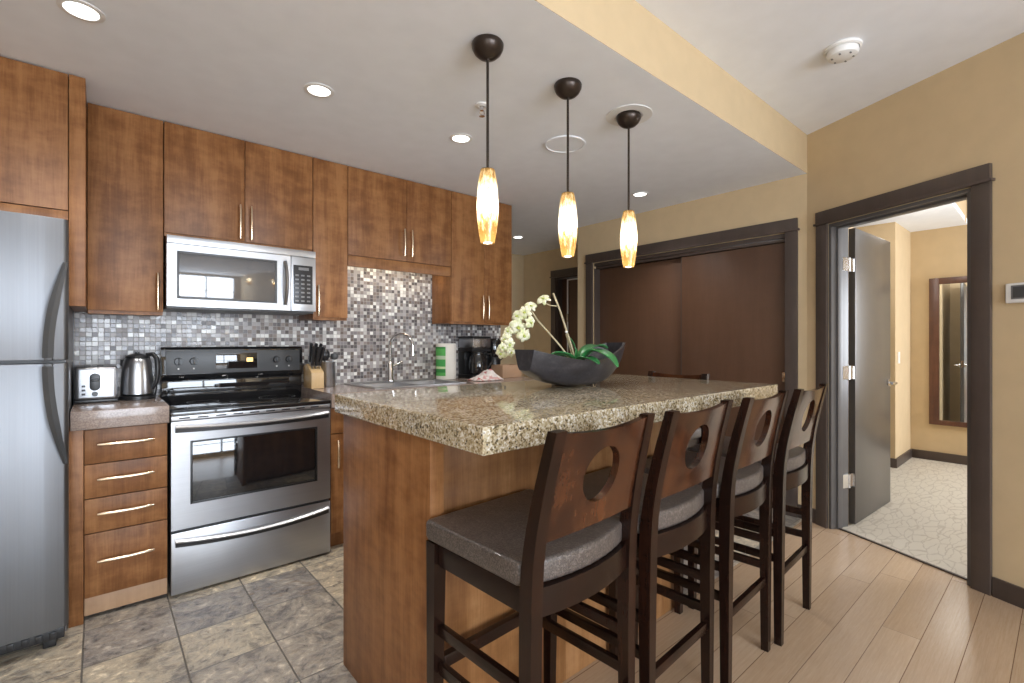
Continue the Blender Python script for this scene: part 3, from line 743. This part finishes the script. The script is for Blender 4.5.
# ------------------------------------------------------------------ small things on the left counter
CT = .942
t = thing('toaster', 'steel two-slot toaster beside the refrigerator', 'toaster', (-.02, 3.29, CT))
B(-.088, .076, 3.195, 3.40, CT+.012, CT+.182, .018, 3).build('body', M['steelx'], t)
B(-.090, .078, 3.192, 3.403, CT+.001, CT+.016, .004).build('base', M['black'], t)
w = MB()
for x in (-.055, -.005): w.box(x, x+.026, 3.215, 3.38, CT+.1795, CT+.184, .001)
w.build('slot', M['black'], t)
MB().prism([(-.012+.021*math.cos(a*PI/12), CT+.105+(.045 if math.sin(a*PI/12) >= 0 else -.045)*.5+.021*math.sin(a*PI/12)) for a in range(24)], 3.190, 3.197, .001, axes='xzy').build('lever_plate', M['black'], t)
B(-.030, .006, 3.172, 3.192, CT+.108, CT+.122, .004).build('lever', M['black'], t)
MB().cyl((-.012, 3.196, CT+.045), (-.012, 3.182, CT+.045), .012).build('browning_dial', M['darkgrey'], t)
for k in range(3): B(-.062, -.048, 3.190, 3.196, CT+.040+k*.02, CT+.050+k*.02, .001).build('button', M['darkgrey'], t)
t = thing('kettle', 'steel electric kettle with black handle beside the range', 'kettle', (.165, 3.27, CT))
kx, ky = .160, 3.27
MB().lathe([(.080, .001), (.080, .018), (.070, .022)], (kx, ky, CT)).build('power_base', M['black'], t)
MB().lathe([(.066, .024), (.072, .03), (.070, .10), (.062, .19), (.056, .212), (.050, .220)], (kx, ky, CT), 40).build('body', M['steel'], t)
MB().lathe([(.054, .2195), (.050, .232), (.030, .240), (.010, .244), (.010, .252)], (kx, ky, CT)).build('lid', M['black'], t)
hx = Vector((.86, -.5, 0)).normalized()
hp = [(.045, .236), (.075, .240), (.094, .215), (.097, .15), (.092, .09), (.070, .055)]
MB().tube([(kx+hx.x*r, ky+hx.y*r, CT+z) for r, z in hp], [.011, .012, .012, .011, .011, .009], 12).build('handle', M['black'], t)
MB().prism([(kx-hx.x*.052-.012*hx.y, ky-hx.y*.052+.012*hx.x), (kx-hx.x*.082, ky-hx.y*.082), (kx-hx.x*.052+.012*hx.y, ky-hx.y*.052-.012*hx.x)], CT+.175, CT+.212, .002).build('spout', M['steel'], t)
MB().tube([(.215, 3.225, CT+.006), (.232, 3.23, CT+.012), (.245, 3.30, CT+.05), (.252, 3.40, CT+.12), (.2535, 3.432, CT+.20)], .0045, 8).build('cord', M['black'], t)

# ------------------------------------------------------------------ small things on the right counter
t = thing('knife_block', 'light wooden knife block beside the range', 'knife block', (1.075, 3.27, CT))
MB().prism([(3.20, CT+.001), (3.36, CT+.001), (3.36, CT+.145), (3.300, CT+.160), (3.20, CT+.105)], 1.045, 1.125, .003, axes='yzx').build('block', M['blockwood'], t)
kn = thing('kitchen_knife', 'black-handled knife standing in the wooden knife block', 'knife', (0, 0, 0), 0, 'knives in the block')
MB().box(-.008, .008, -.011, .011, .010, .140, .004).build('handle', M['black'], kn, False)
MB().box(-.0012, .0012, -.010, .010, -.03, .010).box(-.009, .009, -.012, .012, .004, .011, .001).build('blade', M['steel'], kn, False)
spots = [(1.062, 3.282, .166), (1.085, 3.282, .166), (1.108, 3.282, .166), (1.062, 3.240, .143), (1.085, 3.240, .143), (1.108, 3.240, .143)]
for i, (x, y, z) in enumerate(spots):
    o = kn if i == 0 else copy_tree(kn)
    o.location = (x, y, CT+z); o.rotation_euler = (.36+.04*(i % 3), .05*((i % 3)-1), 0)
t = thing('utensil_crock', 'round steel utensil crock right of the knife block', 'utensil crock', (1.185, 3.30, CT))
MB().lathe([(.048, .001), (.050, .006), (.050, .165), (.052, .170), (.047, .170), (.046, .012), (.0, .011)], (1.185, 3.30, CT), 32, True, False).build('vessel', M['steel'], t)
t = thing('spatula', 'black serving spatula leaning in the steel utensil crock', 'spatula', (1.165, 3.30, CT+.02))
MB().tube([(1.172, 3.31, CT+.02), (1.163, 3.295, CT+.19)], [.005, .006], 8).build('handle', M['black'], t)
MB().lathe([(.004, -.045), (.026, -.038), (.036, -.015), (.036, .012), (.022, .032), (.004, .036)], (1.158, 3.292, CT+.222), 20).build('blade', M['black'], t)
t = thing('serving_spoon', 'dark ladle leaning to the right in the utensil crock', 'spoon', (1.215, 3.30, CT+.02))
MB().tube([(1.200, 3.30, CT+.02), (1.222, 3.30, CT+.185)], [.004, .005], 8).build('handle', M['steel'], t)
w = MB(); w.lathe([(.003, -.024), (.020, -.018), (.027, 0), (.022, .019), (.004, .026)], (1.230, 3.298, CT+.205), 18); w.build('bowl', M['darkgrey'], t)
t = thing('paper_towel_pack', 'upright paper towel roll in a green printed wrapper', 'paper towels', (2.165, 3.36, CT))
MB().lathe([(.078, .001), (.082, .006), (.082, .285), (.076, .292), (.022, .292)], (2.165, 3.345, CT), 36).build('roll', M['paper'], t)
rows = [[(2.165+.0835*math.cos(a), 3.345+.0835*math.sin(a), CT+z) for a in [PI*(.80+.50*k/20) for k in range(21)]] for z in (.03, .265)]
w = MB(); w.grid(rows); w.build('label', M['label'], t)
t = thing('coffee_maker', 'black drip coffee maker with steel band and glass carafe', 'coffee maker', (2.44, 3.33, CT))
cx_, cy_ = 2.435, 3.31
MB().box(cx_-.095, cx_+.095, cy_-.11, cy_+.12, CT+.001, CT+.030, .008).box(cx_-.09, cx_+.09, cy_+.03, cy_+.12, CT+.03, CT+.24, .006).box(cx_-.095, cx_+.095, cy_-.095, cy_+.12, CT+.225, CT+.255, .006).box(cx_-.095, cx_+.095, cy_-.10, cy_+.12, CT+.335, CT+.352, .006).build('housing', M['black'], t)
B(cx_-.092, cx_+.092, cy_-.098, cy_+.115, CT+.256, CT+.334, .010).build('brew_band', M['steel'], t)
MB().lathe([(.055, .001), (.072, .010), (.080, .06), (.072, .12), (.050, .165), (.052, .180)], (cx_, cy_-.035, CT+.031), 32).build('carafe', M['blackglass'], t)
MB().lathe([(.054, .1805), (.054, .190), (.02, .194)], (cx_, cy_-.035, CT+.031), 24).build('carafe_lid', M['black'], t)
MB().tube([(cx_+.05, cy_-.06, CT+.20), (cx_+.105, cy_-.085, CT+.20), (cx_+.115, cy_-.088, CT+.14), (cx_+.078, cy_-.065, CT+.075)], .008, 10).build('carafe_handle', M['black'], t)
t = thing('countertop_appliance', 'black upright appliance with handle right of the coffee maker', 'appliance', (2.67, 3.35, CT))
MB().lathe([(.062, .001), (.064, .01), (.060, .16), (.056, .17)], (2.672, 3.355, CT), 28).build('base', M['black'], t)
MB().lathe([(.055, .1705), (.064, .19), (.064, .315), (.052, .335)], (2.672, 3.355, CT), 28).build('hopper', M['blackglass'], t)
MB().tube([(2.735, 3.345, CT+.30), (2.768, 3.335, CT+.29), (2.772, 3.335, CT+.18), (2.735, 3.345, CT+.14)], .009, 10).build('handle', M['black'], t)
t = thing('wooden_box', 'small tan wooden box at the right end of the back counter', 'box', (2.70, 3.12, CT))
MB().box(2.565, 2.775, 3.10, 3.114, CT+.001, CT+.108, .002).box(2.565, 2.775, 3.245, 3.258, CT+.001, CT+.108, .002).box(2.565, 2.579, 3.114, 3.245, CT+.001, CT+.108).box(2.761, 2.775, 3.114, 3.245, CT+.001, CT+.108).box(2.579, 2.761, 3.114, 3.245, CT+.001, CT+.012).build('case', M['boxwood'], t)
# crumpled towel
w = MB(); nu, nv = 26, 20; rows = []
for i in range(nu):
    row = []
    for j in range(nv):
        u, v = i/(nu-1), j/(nv-1)
        h = math.sin(PI*u)**.8*math.sin(PI*v)**.7
        z = .006+h*(.070+.028*math.sin(9*u+4*v)+.020*math.sin(15*v-6*u)*u)
        row.append((2.225+.24*u+.012*math.sin(11*v), 2.955+.17*v+.012*math.sin(9*u), CT+z*.85+.012*h*math.sin(23*u+17*v)))
    rows.append(row)
w.grid(rows)
w.grid([[(p[0], p[1], CT+.001) for p in r] for r in rows])
tag(w.build('dish_towel', M['towel']), 'crumpled red and white dish towel in front of the coffee maker', 'dish towel')

# ------------------------------------------------------------------ island
t = thing('kitchen_island', 'wooden breakfast bar island base with plank back panel', 'island', (1.4, 1.5, 0))
B(.720, .766, 1.196, 1.838, 0, .974, .0015).build('end_panel', M['cab'], t)
B(.767, 2.070, 1.216, 1.236, 0, .974, .001).build('back_panel', M['boards'], t)
B(.767, 2.070, 1.237, 1.80, .09, .974).box(.79, 2.05, 1.26, 1.74, 0, .09).build('body', M['cab'], t)
for a in range(3):
    x0 = .768+a*.434
    d = B(x0, x0+.431, 1.801, 1.821, .10, .968, .0018).build('door', M['cab'], t)
tag(B(.697, 2.470, .916, 1.869, .975, 1.045, .005, 3).build('island_countertop', M['granite']), 'thick speckled granite countertop of the breakfast bar', 'countertop')
GT = 1.045

# ------------------------------------------------------------------ bar stools
def make_stool(label):
    r = thing('bar_stool', label, 'bar stool', (0, 0, 0), 0, 'bar stools around the island')
    zs = [0, .25, .50, .68, .76, .85, .95, 1.058]
    ys = [-.190, -.190, -.190, -.192, -.198, -.212, -.234, -.262]
    def yb(z):
        for k in range(len(zs)-1):
            if z <= zs[k+1]:
                q = (z-zs[k])/(zs[k+1]-zs[k]); return ys[k]+(ys[k+1]-ys[k])*q
        return ys[-1]
    fine = [1.058*k/24 for k in range(25)]
    for s in (-1, 1):
        path = [(s*(.194-.002*min(1, z/.6)-.010*max(0, (z-.8)/.258)), yb(z), z) for z in fine]
        MB().sweep(path, [(.014+.004*min(1, z/.5), .014+.005*min(1, z/.6)-.006*max(0, (z-.7)/.36)) for z in fine]).build('rear_leg', M['espresso'], r, False)
        MB().sweep([(s*.192, .184, 0), (s*.188, .180, .694)], [(.014, .014), (.020, .020)]).build('front_leg', M['espresso'], r, False)
    # seat cushion with a bowed rear edge
    poly = [(-.206, .204), (.206, .204), (.210, .19), (.210, -.165)]
    for k in range(11):
        x = .170-.34*k/10; poly.append((x, -.190-.026*(1-(x/.17)**2)))
    poly += [(-.210, -.165), (-.210, .19)]
    MB().prism(poly, .696, .752, .012, seg=3).build('seat', M['seat'], r, False)
    MB().box(-.164, .164, .168, .190, .632, .694, .002).build('front_rail', M['espresso'], r, False)
    for s in (-1, 1):
        a, b = sorted((s*.176, s*.196)); MB().box(a, b, -.172, .158, .632, .694, .002).build('side_rail', M['espresso'], r, False)
        for z in (.345, .450):
            a, b = sorted((s*.175, s*.193)); MB().box(a, b, -.18, .162, z-.015, z+.015, .002).build('side_stretcher', M['espresso'], r, False)
    rows = []
    for k in range(13):
        x = -.174+.348*k/12; y = -.188-.024*(1-(x/.174)**2)
        rows.append([(x, y-.012, .628), (x, y+.012, .628), (x, y+.012, .694), (x, y-.012, .694)])
    w = MB(); vs = w.grid(rows, cv=True); w.cap(vs[0]); w.cap(vs[-1], True); w.build('rear_rail', M['espresso'], r, False)
    MB().box(-.168, .168, -.200, -.182, .275, .305, .002).build('rear_stretcher', M['espresso'], r, False)
    MB().box(-.168, .168, .168, .190, .330, .366, .002).build('footrest', M['espresso'], r, False)
    # back panel: bowed slab with a round hole
    x0, x1, z0, z1, zc, R = -.1745, .1745, .800, 1.052, .932, .073
    angs = sorted(set([2*PI*k/56 for k in range(56)]+[math.atan2(z-zc, x) % (2*PI) for x in (x0, x1) for z in (z0, z1)]))
    def edge(a):
        c, s = math.cos(a), math.sin(a); k = 9
        if c > 1e-9: k = min(k, x1/c)
        if c < -1e-9: k = min(k, x0/c)
        if s > 1e-9: k = min(k, (z1-zc)/s)
        if s < -1e-9: k = min(k, (z0-zc)/s)
        return k
    def P(x, z, off): return (x*(1-.055*max(0, (z-.8)/.258)), yb(z)-.007*(1-(x/.1745)**2)+off, z-.010*(1-(x/.1745)**2)*max(0, (z-zc)/(z1-zc)))
    rows = []
    for a in angs:
        ke = edge(a); ring = []
        for q in range(9): k = R+(ke-R)*q/8; ring.append(P(k*math.cos(a), zc+k*math.sin(a), -.010))
        for q in range(8, -1, -1): k = R+(ke-R)*q/8; ring.append(P(k*math.cos(a), zc+k*math.sin(a), .010))
        rows.append(ring)
    w = MB(); w.grid(rows, cu=True, cv=True); w.build('backrest', M['backpanel'], r, False, 32)
    return r
st = make_stool('dark wooden bar stool at the left end of the row, nearest the camera')
lab = ['dark wooden bar stool second from the left in the row along the granite bar',
       'dark wooden bar stool third from the left in the row along the granite bar',
       'dark wooden bar stool at the right end of the row, nearest the bedroom door']
pos = [(.914, 1.0), (1.370, 1.0), (1.850, 1.0), (2.318, 1.0)]
for i, (x, y) in enumerate(pos):
    o = st if i == 0 else copy_tree(st)
    if i: o['label'] = lab[i-1]
    o.location = (x, y-.012, 0)
    if i == 0: o.rotation_euler = (0, 0, math.radians(3))
o = copy_tree(st); o['label'] = 'dark bar stool at the far short end of the island, mostly hidden by granite'
o.location = (2.475, 1.60, 0); o.rotation_euler = (0, 0, PI/2)

# ------------------------------------------------------------------ pendants
def make_pendant(label):
    r = thing('pendant_lamp', label, 'pendant lamp', (0, 0, 0), 0, 'pendant lamps over the island')
    MB().lathe([(.060, -.0005), (.064, -.008), (.062, -.022), (.053, -.040), (.038, -.054), (.020, -.063), (.008, -.066), (.006, -.070)], (0, 0, 0), 36).build('canopy', M['bronze'], r, False)
    MB().cyl((0, 0, -.068), (0, 0, -.497), .0055, seg=12).build('rod', M['bronze'], r, False)
    prof = [(.028, -.502), (.032, -.520), (.038, -.56), (.0420, -.615), (.0430, -.65), (.041, -.70), (.035, -.75), (.027, -.792)]
    w = MB(); w.lathe([(a, z+.645) for a, z in prof], (0, 0, 0), 40, False, False)
    sh = w.build('lamp_shade', M['shade'], r, False); sh.location = (0, 0, -.645)
    MB().lathe([(.027, -.500), (.028, -.504), (.006, -.500)], (0, 0, 0), 24).build('cap', M['bronze'], r, False)
    MB().lathe([(.006, -.752), (.018, -.758), (.021, -.775), (.017, -.790), (.006, -.793)], (0, 0, 0), 20).build('bulb', M['bulb'], r, False)
    l = bpy.data.lights.new('pendant_bulb', 'POINT'); l.energy = .42; l.color = (1, .92, .78); l.shadow_soft_size = .015
    b = bpy.data.objects.new('pendant_bulb', l); C.objects.link(b); b.parent = r; b.location = (0, 0, -.645)
    return r
pd = make_pendant('amber glass pendant lamp on dark rod, left and nearest of three')
for i, x in enumerate((1.168, 1.633, 2.098)):
    o = pd if i == 0 else copy_tree(pd)
    o.location = (x, 1.505, ZC)
    if i: o['label'] = ['', 'amber glass pendant lamp in the middle, above the orchid bowl', 'amber glass pendant lamp on the right, in front of the closet doors'][i]
tag(MB().lathe([(.118, -.0005), (.118, -.004), (.070, -.005), (.070, -.0005)], (2.10, 1.505, ZC), 40, False, False).build('ceiling_plate', M['white']), 'round white cover plate behind the right pendant canopy', 'ceiling plate')

# ------------------------------------------------------------------ ceiling fittings
LD = [(.786, 2.301, 'round recessed downlight in the ceiling in front of the microwave', 20), (1.595, 2.307, 'round recessed downlight in the ceiling in front of the sink cabinets', 20),
      (3.286, 2.249, 'round recessed downlight in the ceiling before the closet doors', 20), (3.594, 4.073, 'small distant recessed downlight in the hall ceiling', 8),
      (-.045, 2.296, 'round recessed downlight in the ceiling before the refrigerator cabinet', 20)]
for i, (x, y, lb, pw) in enumerate(LD):
    r = thing('recessed_downlight', lb, 'downlight', (x, y, ZC), 0, 'recessed ceiling downlights')
    MB().lathe([(.066, -.0005), (.066, -.004), (.050, -.006), (.048, -.0005)], (x, y, ZC), 36, False, False).build('trim_ring', M['white'], r)
    MB().lathe([(.048, -.0015), (.047, -.003), (.001, -.0035)], (x, y, ZC), 30, False, True).build('lens', M['lamp'], r)
    spot('downlight_beam', (0, 0, -.02), pw, math.radians(120), .8, (1, .97, .94), r)
r = thing('ceiling_speaker', 'round flush white ceiling speaker behind the middle pendant', 'speaker', (2.114, 1.972, ZC))
MB().lathe([(.122, -.0005), (.122, -.006), (.112, -.008), (.111, -.004)], (2.114, 1.972, ZC), 44, False, False).build('rim', M['ceil'], r)
MB().lathe([(.111, -.002), (.111, -.004), (.06, -.005), (.001, -.0055)], (2.114, 1.972, ZC), 44, False, True).build('grille', M['ceil'], r)
r = thing('fire_sprinkler', 'small white fire sprinkler head in the ceiling behind the left pendant', 'sprinkler', (1.452, 1.917, ZC))
MB().lathe([(.036, -.0005), (.034, -.006), (.016, -.010), (.014, -.0005)], (1.452, 1.917, ZC), 24, False, False).build('escutcheon', M['white'], r)
MB().cyl((1.452, 1.917, ZC-.001), (1.452, 1.917, ZC-.028), .009, seg=12).tube([(1.440, 1.917, ZC-.026), (1.436, 1.917, ZC-.042), (1.452, 1.917, ZC-.054), (1.468, 1.917, ZC-.042), (1.464, 1.917, ZC-.026)], .003, 8).lathe([(.014, -.0565), (.014, -.054), (.002, -.054)], (1.452, 1.917, ZC), 16).build('head', M['chrome'], r)
r = thing('smoke_detector', 'round white smoke detector on the high ceiling', 'smoke detector', (2.785, .735, ZH))
MB().lathe([(.080, -.0005), (.080, -.012), (.070, -.016), (.068, -.0005)], (2.785, .735, ZH), 36, False, False).build('base', M['white'], r)
MB().lathe([(.066, -.013), (.068, -.030), (.062, -.044), (.045, -.050), (.002, -.052)], (2.785, .735, ZH), 36, False).build('cover', M['white'], r)
for a in range(6):
    ax, ay = 2.785+.045*math.cos(a*PI/3), .735+.045*math.sin(a*PI/3)
    B(ax-.007, ax+.007, ay-.004, ay+.004, ZH-.0515, ZH-.0485, .001).build('vent', M['midgrey'], r)
# thermostat
r = thing('thermostat', 'white wall thermostat right of the bedroom door', 'thermostat', (*AW(1.18, 0), 1.48))
MB().prism([AW(1.112, -.024), AW(1.26, -.024), AW(1.26, -.0005), AW(1.112, -.0005)], 1.432, 1.526, .007, seg=3).build('housing', M['white'], r)
MB().prism([AW(1.142, -.0255), AW(1.21, -.0255), AW(1.21, -.023), AW(1.142, -.023)], 1.457, 1.508, .001).build('screen', M['darkgrey'], r)
MB().prism([AW(1.135, -.0250), AW(1.217, -.0250), AW(1.217, -.0235), AW(1.135, -.0235)], 1.450, 1.515, .0005).build('bezel', M['midgrey'], r)
# bedroom mirror, switch, curtain
r = thing('wall_mirror', 'tall brown framed mirror on the bedroom wall beyond the open door', 'mirror', (6.63, .66, .38))
y0, y1, z0, z1 = .32, .973, .384, 1.909
w = MB()
for a, b, c, d in ((y0, y0+.08, z0, z1), (y1-.08, y1, z0, z1), (y0+.08, y1-.08, z0, z0+.05), (y0+.08, y1-.08, z1-.065, z1)): w.box(6.612, 6.6495, a, b, c, d, .003)
w.build('frame', M['mirror_frame'], r)
B(6.628, 6.64, y0+.078, y1-.078, z0+.048, z1-.063).build('glass', M['mirror'], r)
r = thing('light_switch', 'white light switch on the bedroom corner wall', 'light switch', (6.09, 1.13, 1.09))
B(6.055, 6.125, 1.1225, 1.1297, 1.03, 1.145, .002).build('plate', M['white'], r)
B(6.078, 6.102, 1.119, 1.123, 1.055, 1.12, .001).build('rocker', M['white'], r)
r = thing('striped_curtain', 'striped curtain added behind the open bedroom door for the mirror to reflect', 'curtain', (5.1, 1.24, 0))
rows = [[(4.66+1.0*k/60, 1.24+.03*math.sin(k*.9), z) for k in range(61)] for z in (.03, 1.1, 1.99)]  # added cloth gives the mirror stripes to reflect
w = MB(); w.grid(rows); cu = w.build('cloth', M['curtain'], r)
sd = cu.modifiers.new('thickness', 'SOLIDIFY'); sd.thickness = .004
MB().cyl((4.61, 1.24, 2.005), (5.955, 1.24, 2.005), .012).build('rod', M['bronze'], r)

r = thing('nook_fill_lamp', 'round ceiling lamp added unseen behind the door to light the bedroom nook', 'ceiling lamp', (5.2, .95, ZC))
MB().lathe([(.14, -.0005), (.14, -.03), (.10, -.05), (.002, -.055)], (5.2, .95, ZC), 32, False).build('diffuser', M['lamp'], r)
l = bpy.data.lights.new('nook_fill', 'POINT'); l.energy = 5; l.color = (1, .97, .93); l.shadow_soft_size = .1  # unseen lamp added to brighten the nook in the mirror
b = bpy.data.objects.new('nook_fill', l); C.objects.link(b); b.parent = r; b.location = (0, 0, -.18)

# ------------------------------------------------------------------ bowl and orchid
BX0, BX1, BYC = 1.385, 2.02, 1.53
def bowl_pt(s, v, inner=0.0):
    """s -1..1 along the boat, v -1..1 from the near rim under the keel to the far rim"""
    x = (BX0+BX1)/2+(BX1-BX0)/2*s
    hw = .062+.072*(1-abs(s)**2.2)
    rim = GT+.118+.052*abs(s)**1.7+(.030*s if s > 0 else -.0*s)
    keel = GT+.0015+.078*abs(s)**2.4+(.028*max(0, s)**3)
    flat = .42
    av = abs(v); sg = 1 if v > 0 else -1
    if av < flat: yy = hw*.55*av/flat; zz = keel+.004*(av/flat)**2
    else:
        q = (av-flat)/(1-flat); yy = hw*(.55+.45*q**.85); zz = keel+.004+(rim-keel-.004)*q**1.15
    yy -= inner if av > flat else inner*av/flat
    zz += inner*(1 if av < flat else max(0, 1-q*1.4))
    return (x*(1) if abs(s) < .999 or not inner else x-math.copysign(inner, s), BYC+sg*yy, zz)
t = thing('boat_bowl', 'long dark boat-shaped wooden bowl on the granite bar', 'bowl', (1.70, BYC, GT))
w = MB(); ns, nv = 28, 20
out = [[bowl_pt(-1+2*i/ns, -1+2*j/nv) for j in range(nv+1)] for i in range(ns+1)]
inn = [[bowl_pt(-1+2*i/ns, -1+2*j/nv, .011) for j in range(nv+1)] for i in range(ns+1)]
vo = w.grid(out); vi = w.grid(inn)
def bridge(a, b):
    for k in range(len(a)-1):
        try: w.bm.faces.new((a[k], a[k+1], b[k+1], b[k]))
        except ValueError: pass
bridge([r_[0] for r_ in vo], [r_[0] for r_ in vi]); bridge([r_[-1] for r_ in vo], [r_[-1] for r_ in vi])
for e in (0, -1):                                            # the square-cut ends
    ro, ri = vo[e], vi[e]
    for k in range(nv//2):
        try: w.bm.faces.new((ro[k], ro[k+1], ro[nv-k-1], ro[nv-k]) if k+1 != nv-k-1 else (ro[k], ro[k+1], ro[nv-k]))
        except ValueError: pass
        try: w.bm.faces.new((ri[k], ri[k+1], ri[nv-k-1], ri[nv-k]) if k+1 != nv-k-1 else (ri[k], ri[k+1], ri[nv-k]))
        except ValueError: pass
    try: w.bm.faces.new((ro[0], ri[0], ri[-1], ro[-1]))
    except ValueError: pass
w.build('shell', M['bowl'], t)

def CP(px, py, d):
    """a spot in the room: bearing and height as measured from the door side of the bar, d metres away"""
    r = (px-512)/FPX; return Vector((d*(r*SA+CA), d*(-r*CA+SA), CAMH-(py-341.5)/FPX*d))
t = thing('potted_orchid', 'artificial cream phalaenopsis orchid growing from the dark boat bowl', 'orchid', (1.70, 1.54, GT+.02))
w = MB()
rows = []
for i in range(17):
    for_ = -1+2*i/16; rows.append([(1.70+.22*for_, BYC+.075*(1-abs(for_)**2)**.5*(-1+2*j/8), GT+.085+.018*math.sin(i*1.9+j*1.3)-.015*for_**2) for j in range(9)])
w.grid(rows); w.grid([[(p[0], p[1], GT+.030) for p in r_] for r_ in [rows[4], rows[8], rows[12]]])
w.build('moss', M['moss'], t)
def curve_pts(ctrl, n=8):
    """Catmull-Rom through the control points"""
    P = [ctrl[0]]+ctrl+[ctrl[-1]]; out = []
    for i in range(1, len(P)-2):
        for k in range(n):
            q = k/n; a, b, c, d = P[i-1], P[i], P[i+1], P[i+2]
            out.append(.5*((2*b)+(-a+c)*q+(2*a-5*b+4*c-d)*q*q+(-a+3*b-3*c+d)*q**3))
    out.append(ctrl[-1]); return out
s1 = [CP(572, 362, 2.27), CP(561, 347, 2.26), CP(548, 332, 2.25), CP(538, 321, 2.24), CP(530, 311, 2.25), CP(520, 318, 2.25), CP(509, 333, 2.24), CP(502, 351, 2.24)]
MB().tube(curve_pts(s1), .0042, 8).build('stem', M['stem'], t)
s2 = [CP(576, 362, 2.28), CP(571, 345, 2.28), CP(565, 326, 2.28), CP(559, 308, 2.28), CP(553, 293, 2.28)]
MB().tube(curve_pts(s2), .0046, 8).build('stem', M['stem'], t)
s3 = [CP(557, 306, 2.28), CP(549, 305, 2.27), CP(543, 301, 2.27)]
MB().tube(curve_pts(s3), .0025, 8).build('stem', M['stem'], t)
s4 = [CP(574, 364, 2.29), CP(570, 348, 2.29), CP(566, 334, 2.285)]
MB().tube(curve_pts(s4), .003, 8).build('stem', M['stem'], t)
MB().lathe([(.004, -.006), (.008, 0), (.004, .006)], CP(566.5, 332, 2.28), 10).build('clip', M['white'], t)
def flower(px, py, d, size, face, roll):
    c = CP(px, py, d); w = MB()
    f = Vector(face).normalized(); a = f.cross(Vector((0, 0, 1))).normalized(); b = a.cross(f)
    for k in range(5):
        th = roll+2*PI*k/5; wd = .54 if k in (1, 4) else .34; L = size*(.52 if k in (1, 4) else .5)
        dr = a*math.sin(th)+b*math.cos(th); sd = a*math.cos(th)-b*math.sin(th)
        rows = []
        for i in range(7):
            q = i/6; ww = wd*size*math.sin(PI*min(1, .08+q*.88))**.7
            cup = f*(size*(.10*math.sin(PI*q)-.10*q*q))
            rows.append([c+dr*(L*q)+sd*(ww*(-1+j/2)/2*1.0)+cup-f*(size*.05*abs(-1+j/2)**2) for j in range(5)])
        w.grid(rows)
    o = w.build('flower', M['petal'], t)
    md = o.modifiers.new('thickness', 'SOLIDIFY'); md.thickness = .0012
    w = MB()
    for sx in (-1, 1):
        w.tube([c+f*.002, c+f*(size*.14)+a*(sx*size*.05)-b*(size*.06), c+f*(size*.20)-b*(size*.14)], [size*.05, size*.07, size*.02], 8)
    w.bm.transform(Matrix.Translation(-WORLD(o))); w.build('lip', M['lip'], o, False)
    return o
TC = Vector((-.65, -.75, .05))
for i, (px, py, s_, fx_, fy_, fz_) in enumerate([(531, 306, .050, .1, 0, .5), (525, 312, .058, -.2, .2, .1), (530.5, 322, .052, .5, -.3, -.1), (517.5, 316, .056, -.4, .3, .3),
        (518.5, 327, .074, 0, 0, 0), (524, 335, .060, .3, -.2, -.3), (508.5, 331, .050, -.5, .3, .2), (505, 339, .050, -.2, .4, 0), (509.5, 344, .048, .3, 0, -.4), (501, 353, .052, -.3, .2, -.3),
        (511, 352, .044, .4, -.2, -.2), (503, 347, .040, -.1, .1, -.1), (543.5, 299, .058, -.3, .2, .9)]):
    flower(px, py, 2.235-.012*(i % 3), s_*1.18, TC+Vector((fx_, fy_, fz_)), .6*i)
def leaf(ctrl, wd, droop=0.0, lift=.25):
    pts = curve_pts([Vector(c) for c in ctrl], 5); n = len(pts); rows = []
    for i, p in enumerate(pts):
        tn = (pts[min(i+1, n-1)]-pts[max(i-1, 0)]).normalized()
        sd = tn.cross(Vector((0, 0, 1)))
        sd = sd.normalized() if sd.length > .05 else Vector((.75, -.65, 0))
        up = sd.cross(tn); q = i/(n-1)
        ww = wd*(math.sin(PI*min(1, .12+q*.86)))**.65
        rows.append([p+sd*(ww*k/2)+up*(abs(k)**2*lift*ww*.25) for k in (-2, -1, 0, 1, 2)])
    w = MB(); w.grid(rows); o = w.build('leaf', M['leaf'], t)
    md = o.modifiers.new('thickness', 'SOLIDIFY'); md.thickness = .0025
sp = bpy.data.objects
leaf([CP(580, 362, 2.26), CP(590, 352, 2.24), CP(600, 352, 2.21), CP(611, 358, 2.17), CP(617.5, 367, 2.15)], .042)
leaf([CP(578, 362, 2.28), CP(587, 350, 2.30), CP(597, 346, 2.33), CP(607, 348.5, 2.36)], .045)
leaf([CP(577, 362, 2.30), CP(588, 352, 2.36), CP(599, 349, 2.42)], .040)
leaf([CP(576, 363, 2.27), CP(567, 355, 2.25), CP(556, 353, 2.24), CP(548, 357, 2.24)], .034)
leaf([CP(576, 363, 2.28), CP(566, 356, 2.31), CP(554, 355.5, 2.34)], .030)
leaf([CP(578, 362, 2.28), CP(575.5, 350, 2.29), CP(570, 337.5, 2.29)], .020)
leaf([CP(578, 362, 2.25), CP(585, 358, 2.20), CP(593, 360, 2.17), CP(599, 364, 2.15)], .034)

# added warm strip light, unseen behind the valance, to warm the sink tiles
area('sink_fill_strip', (1.68, 3.30, 1.82), (0, .25, -1), .7, .04, .7, (1, .86, .66))
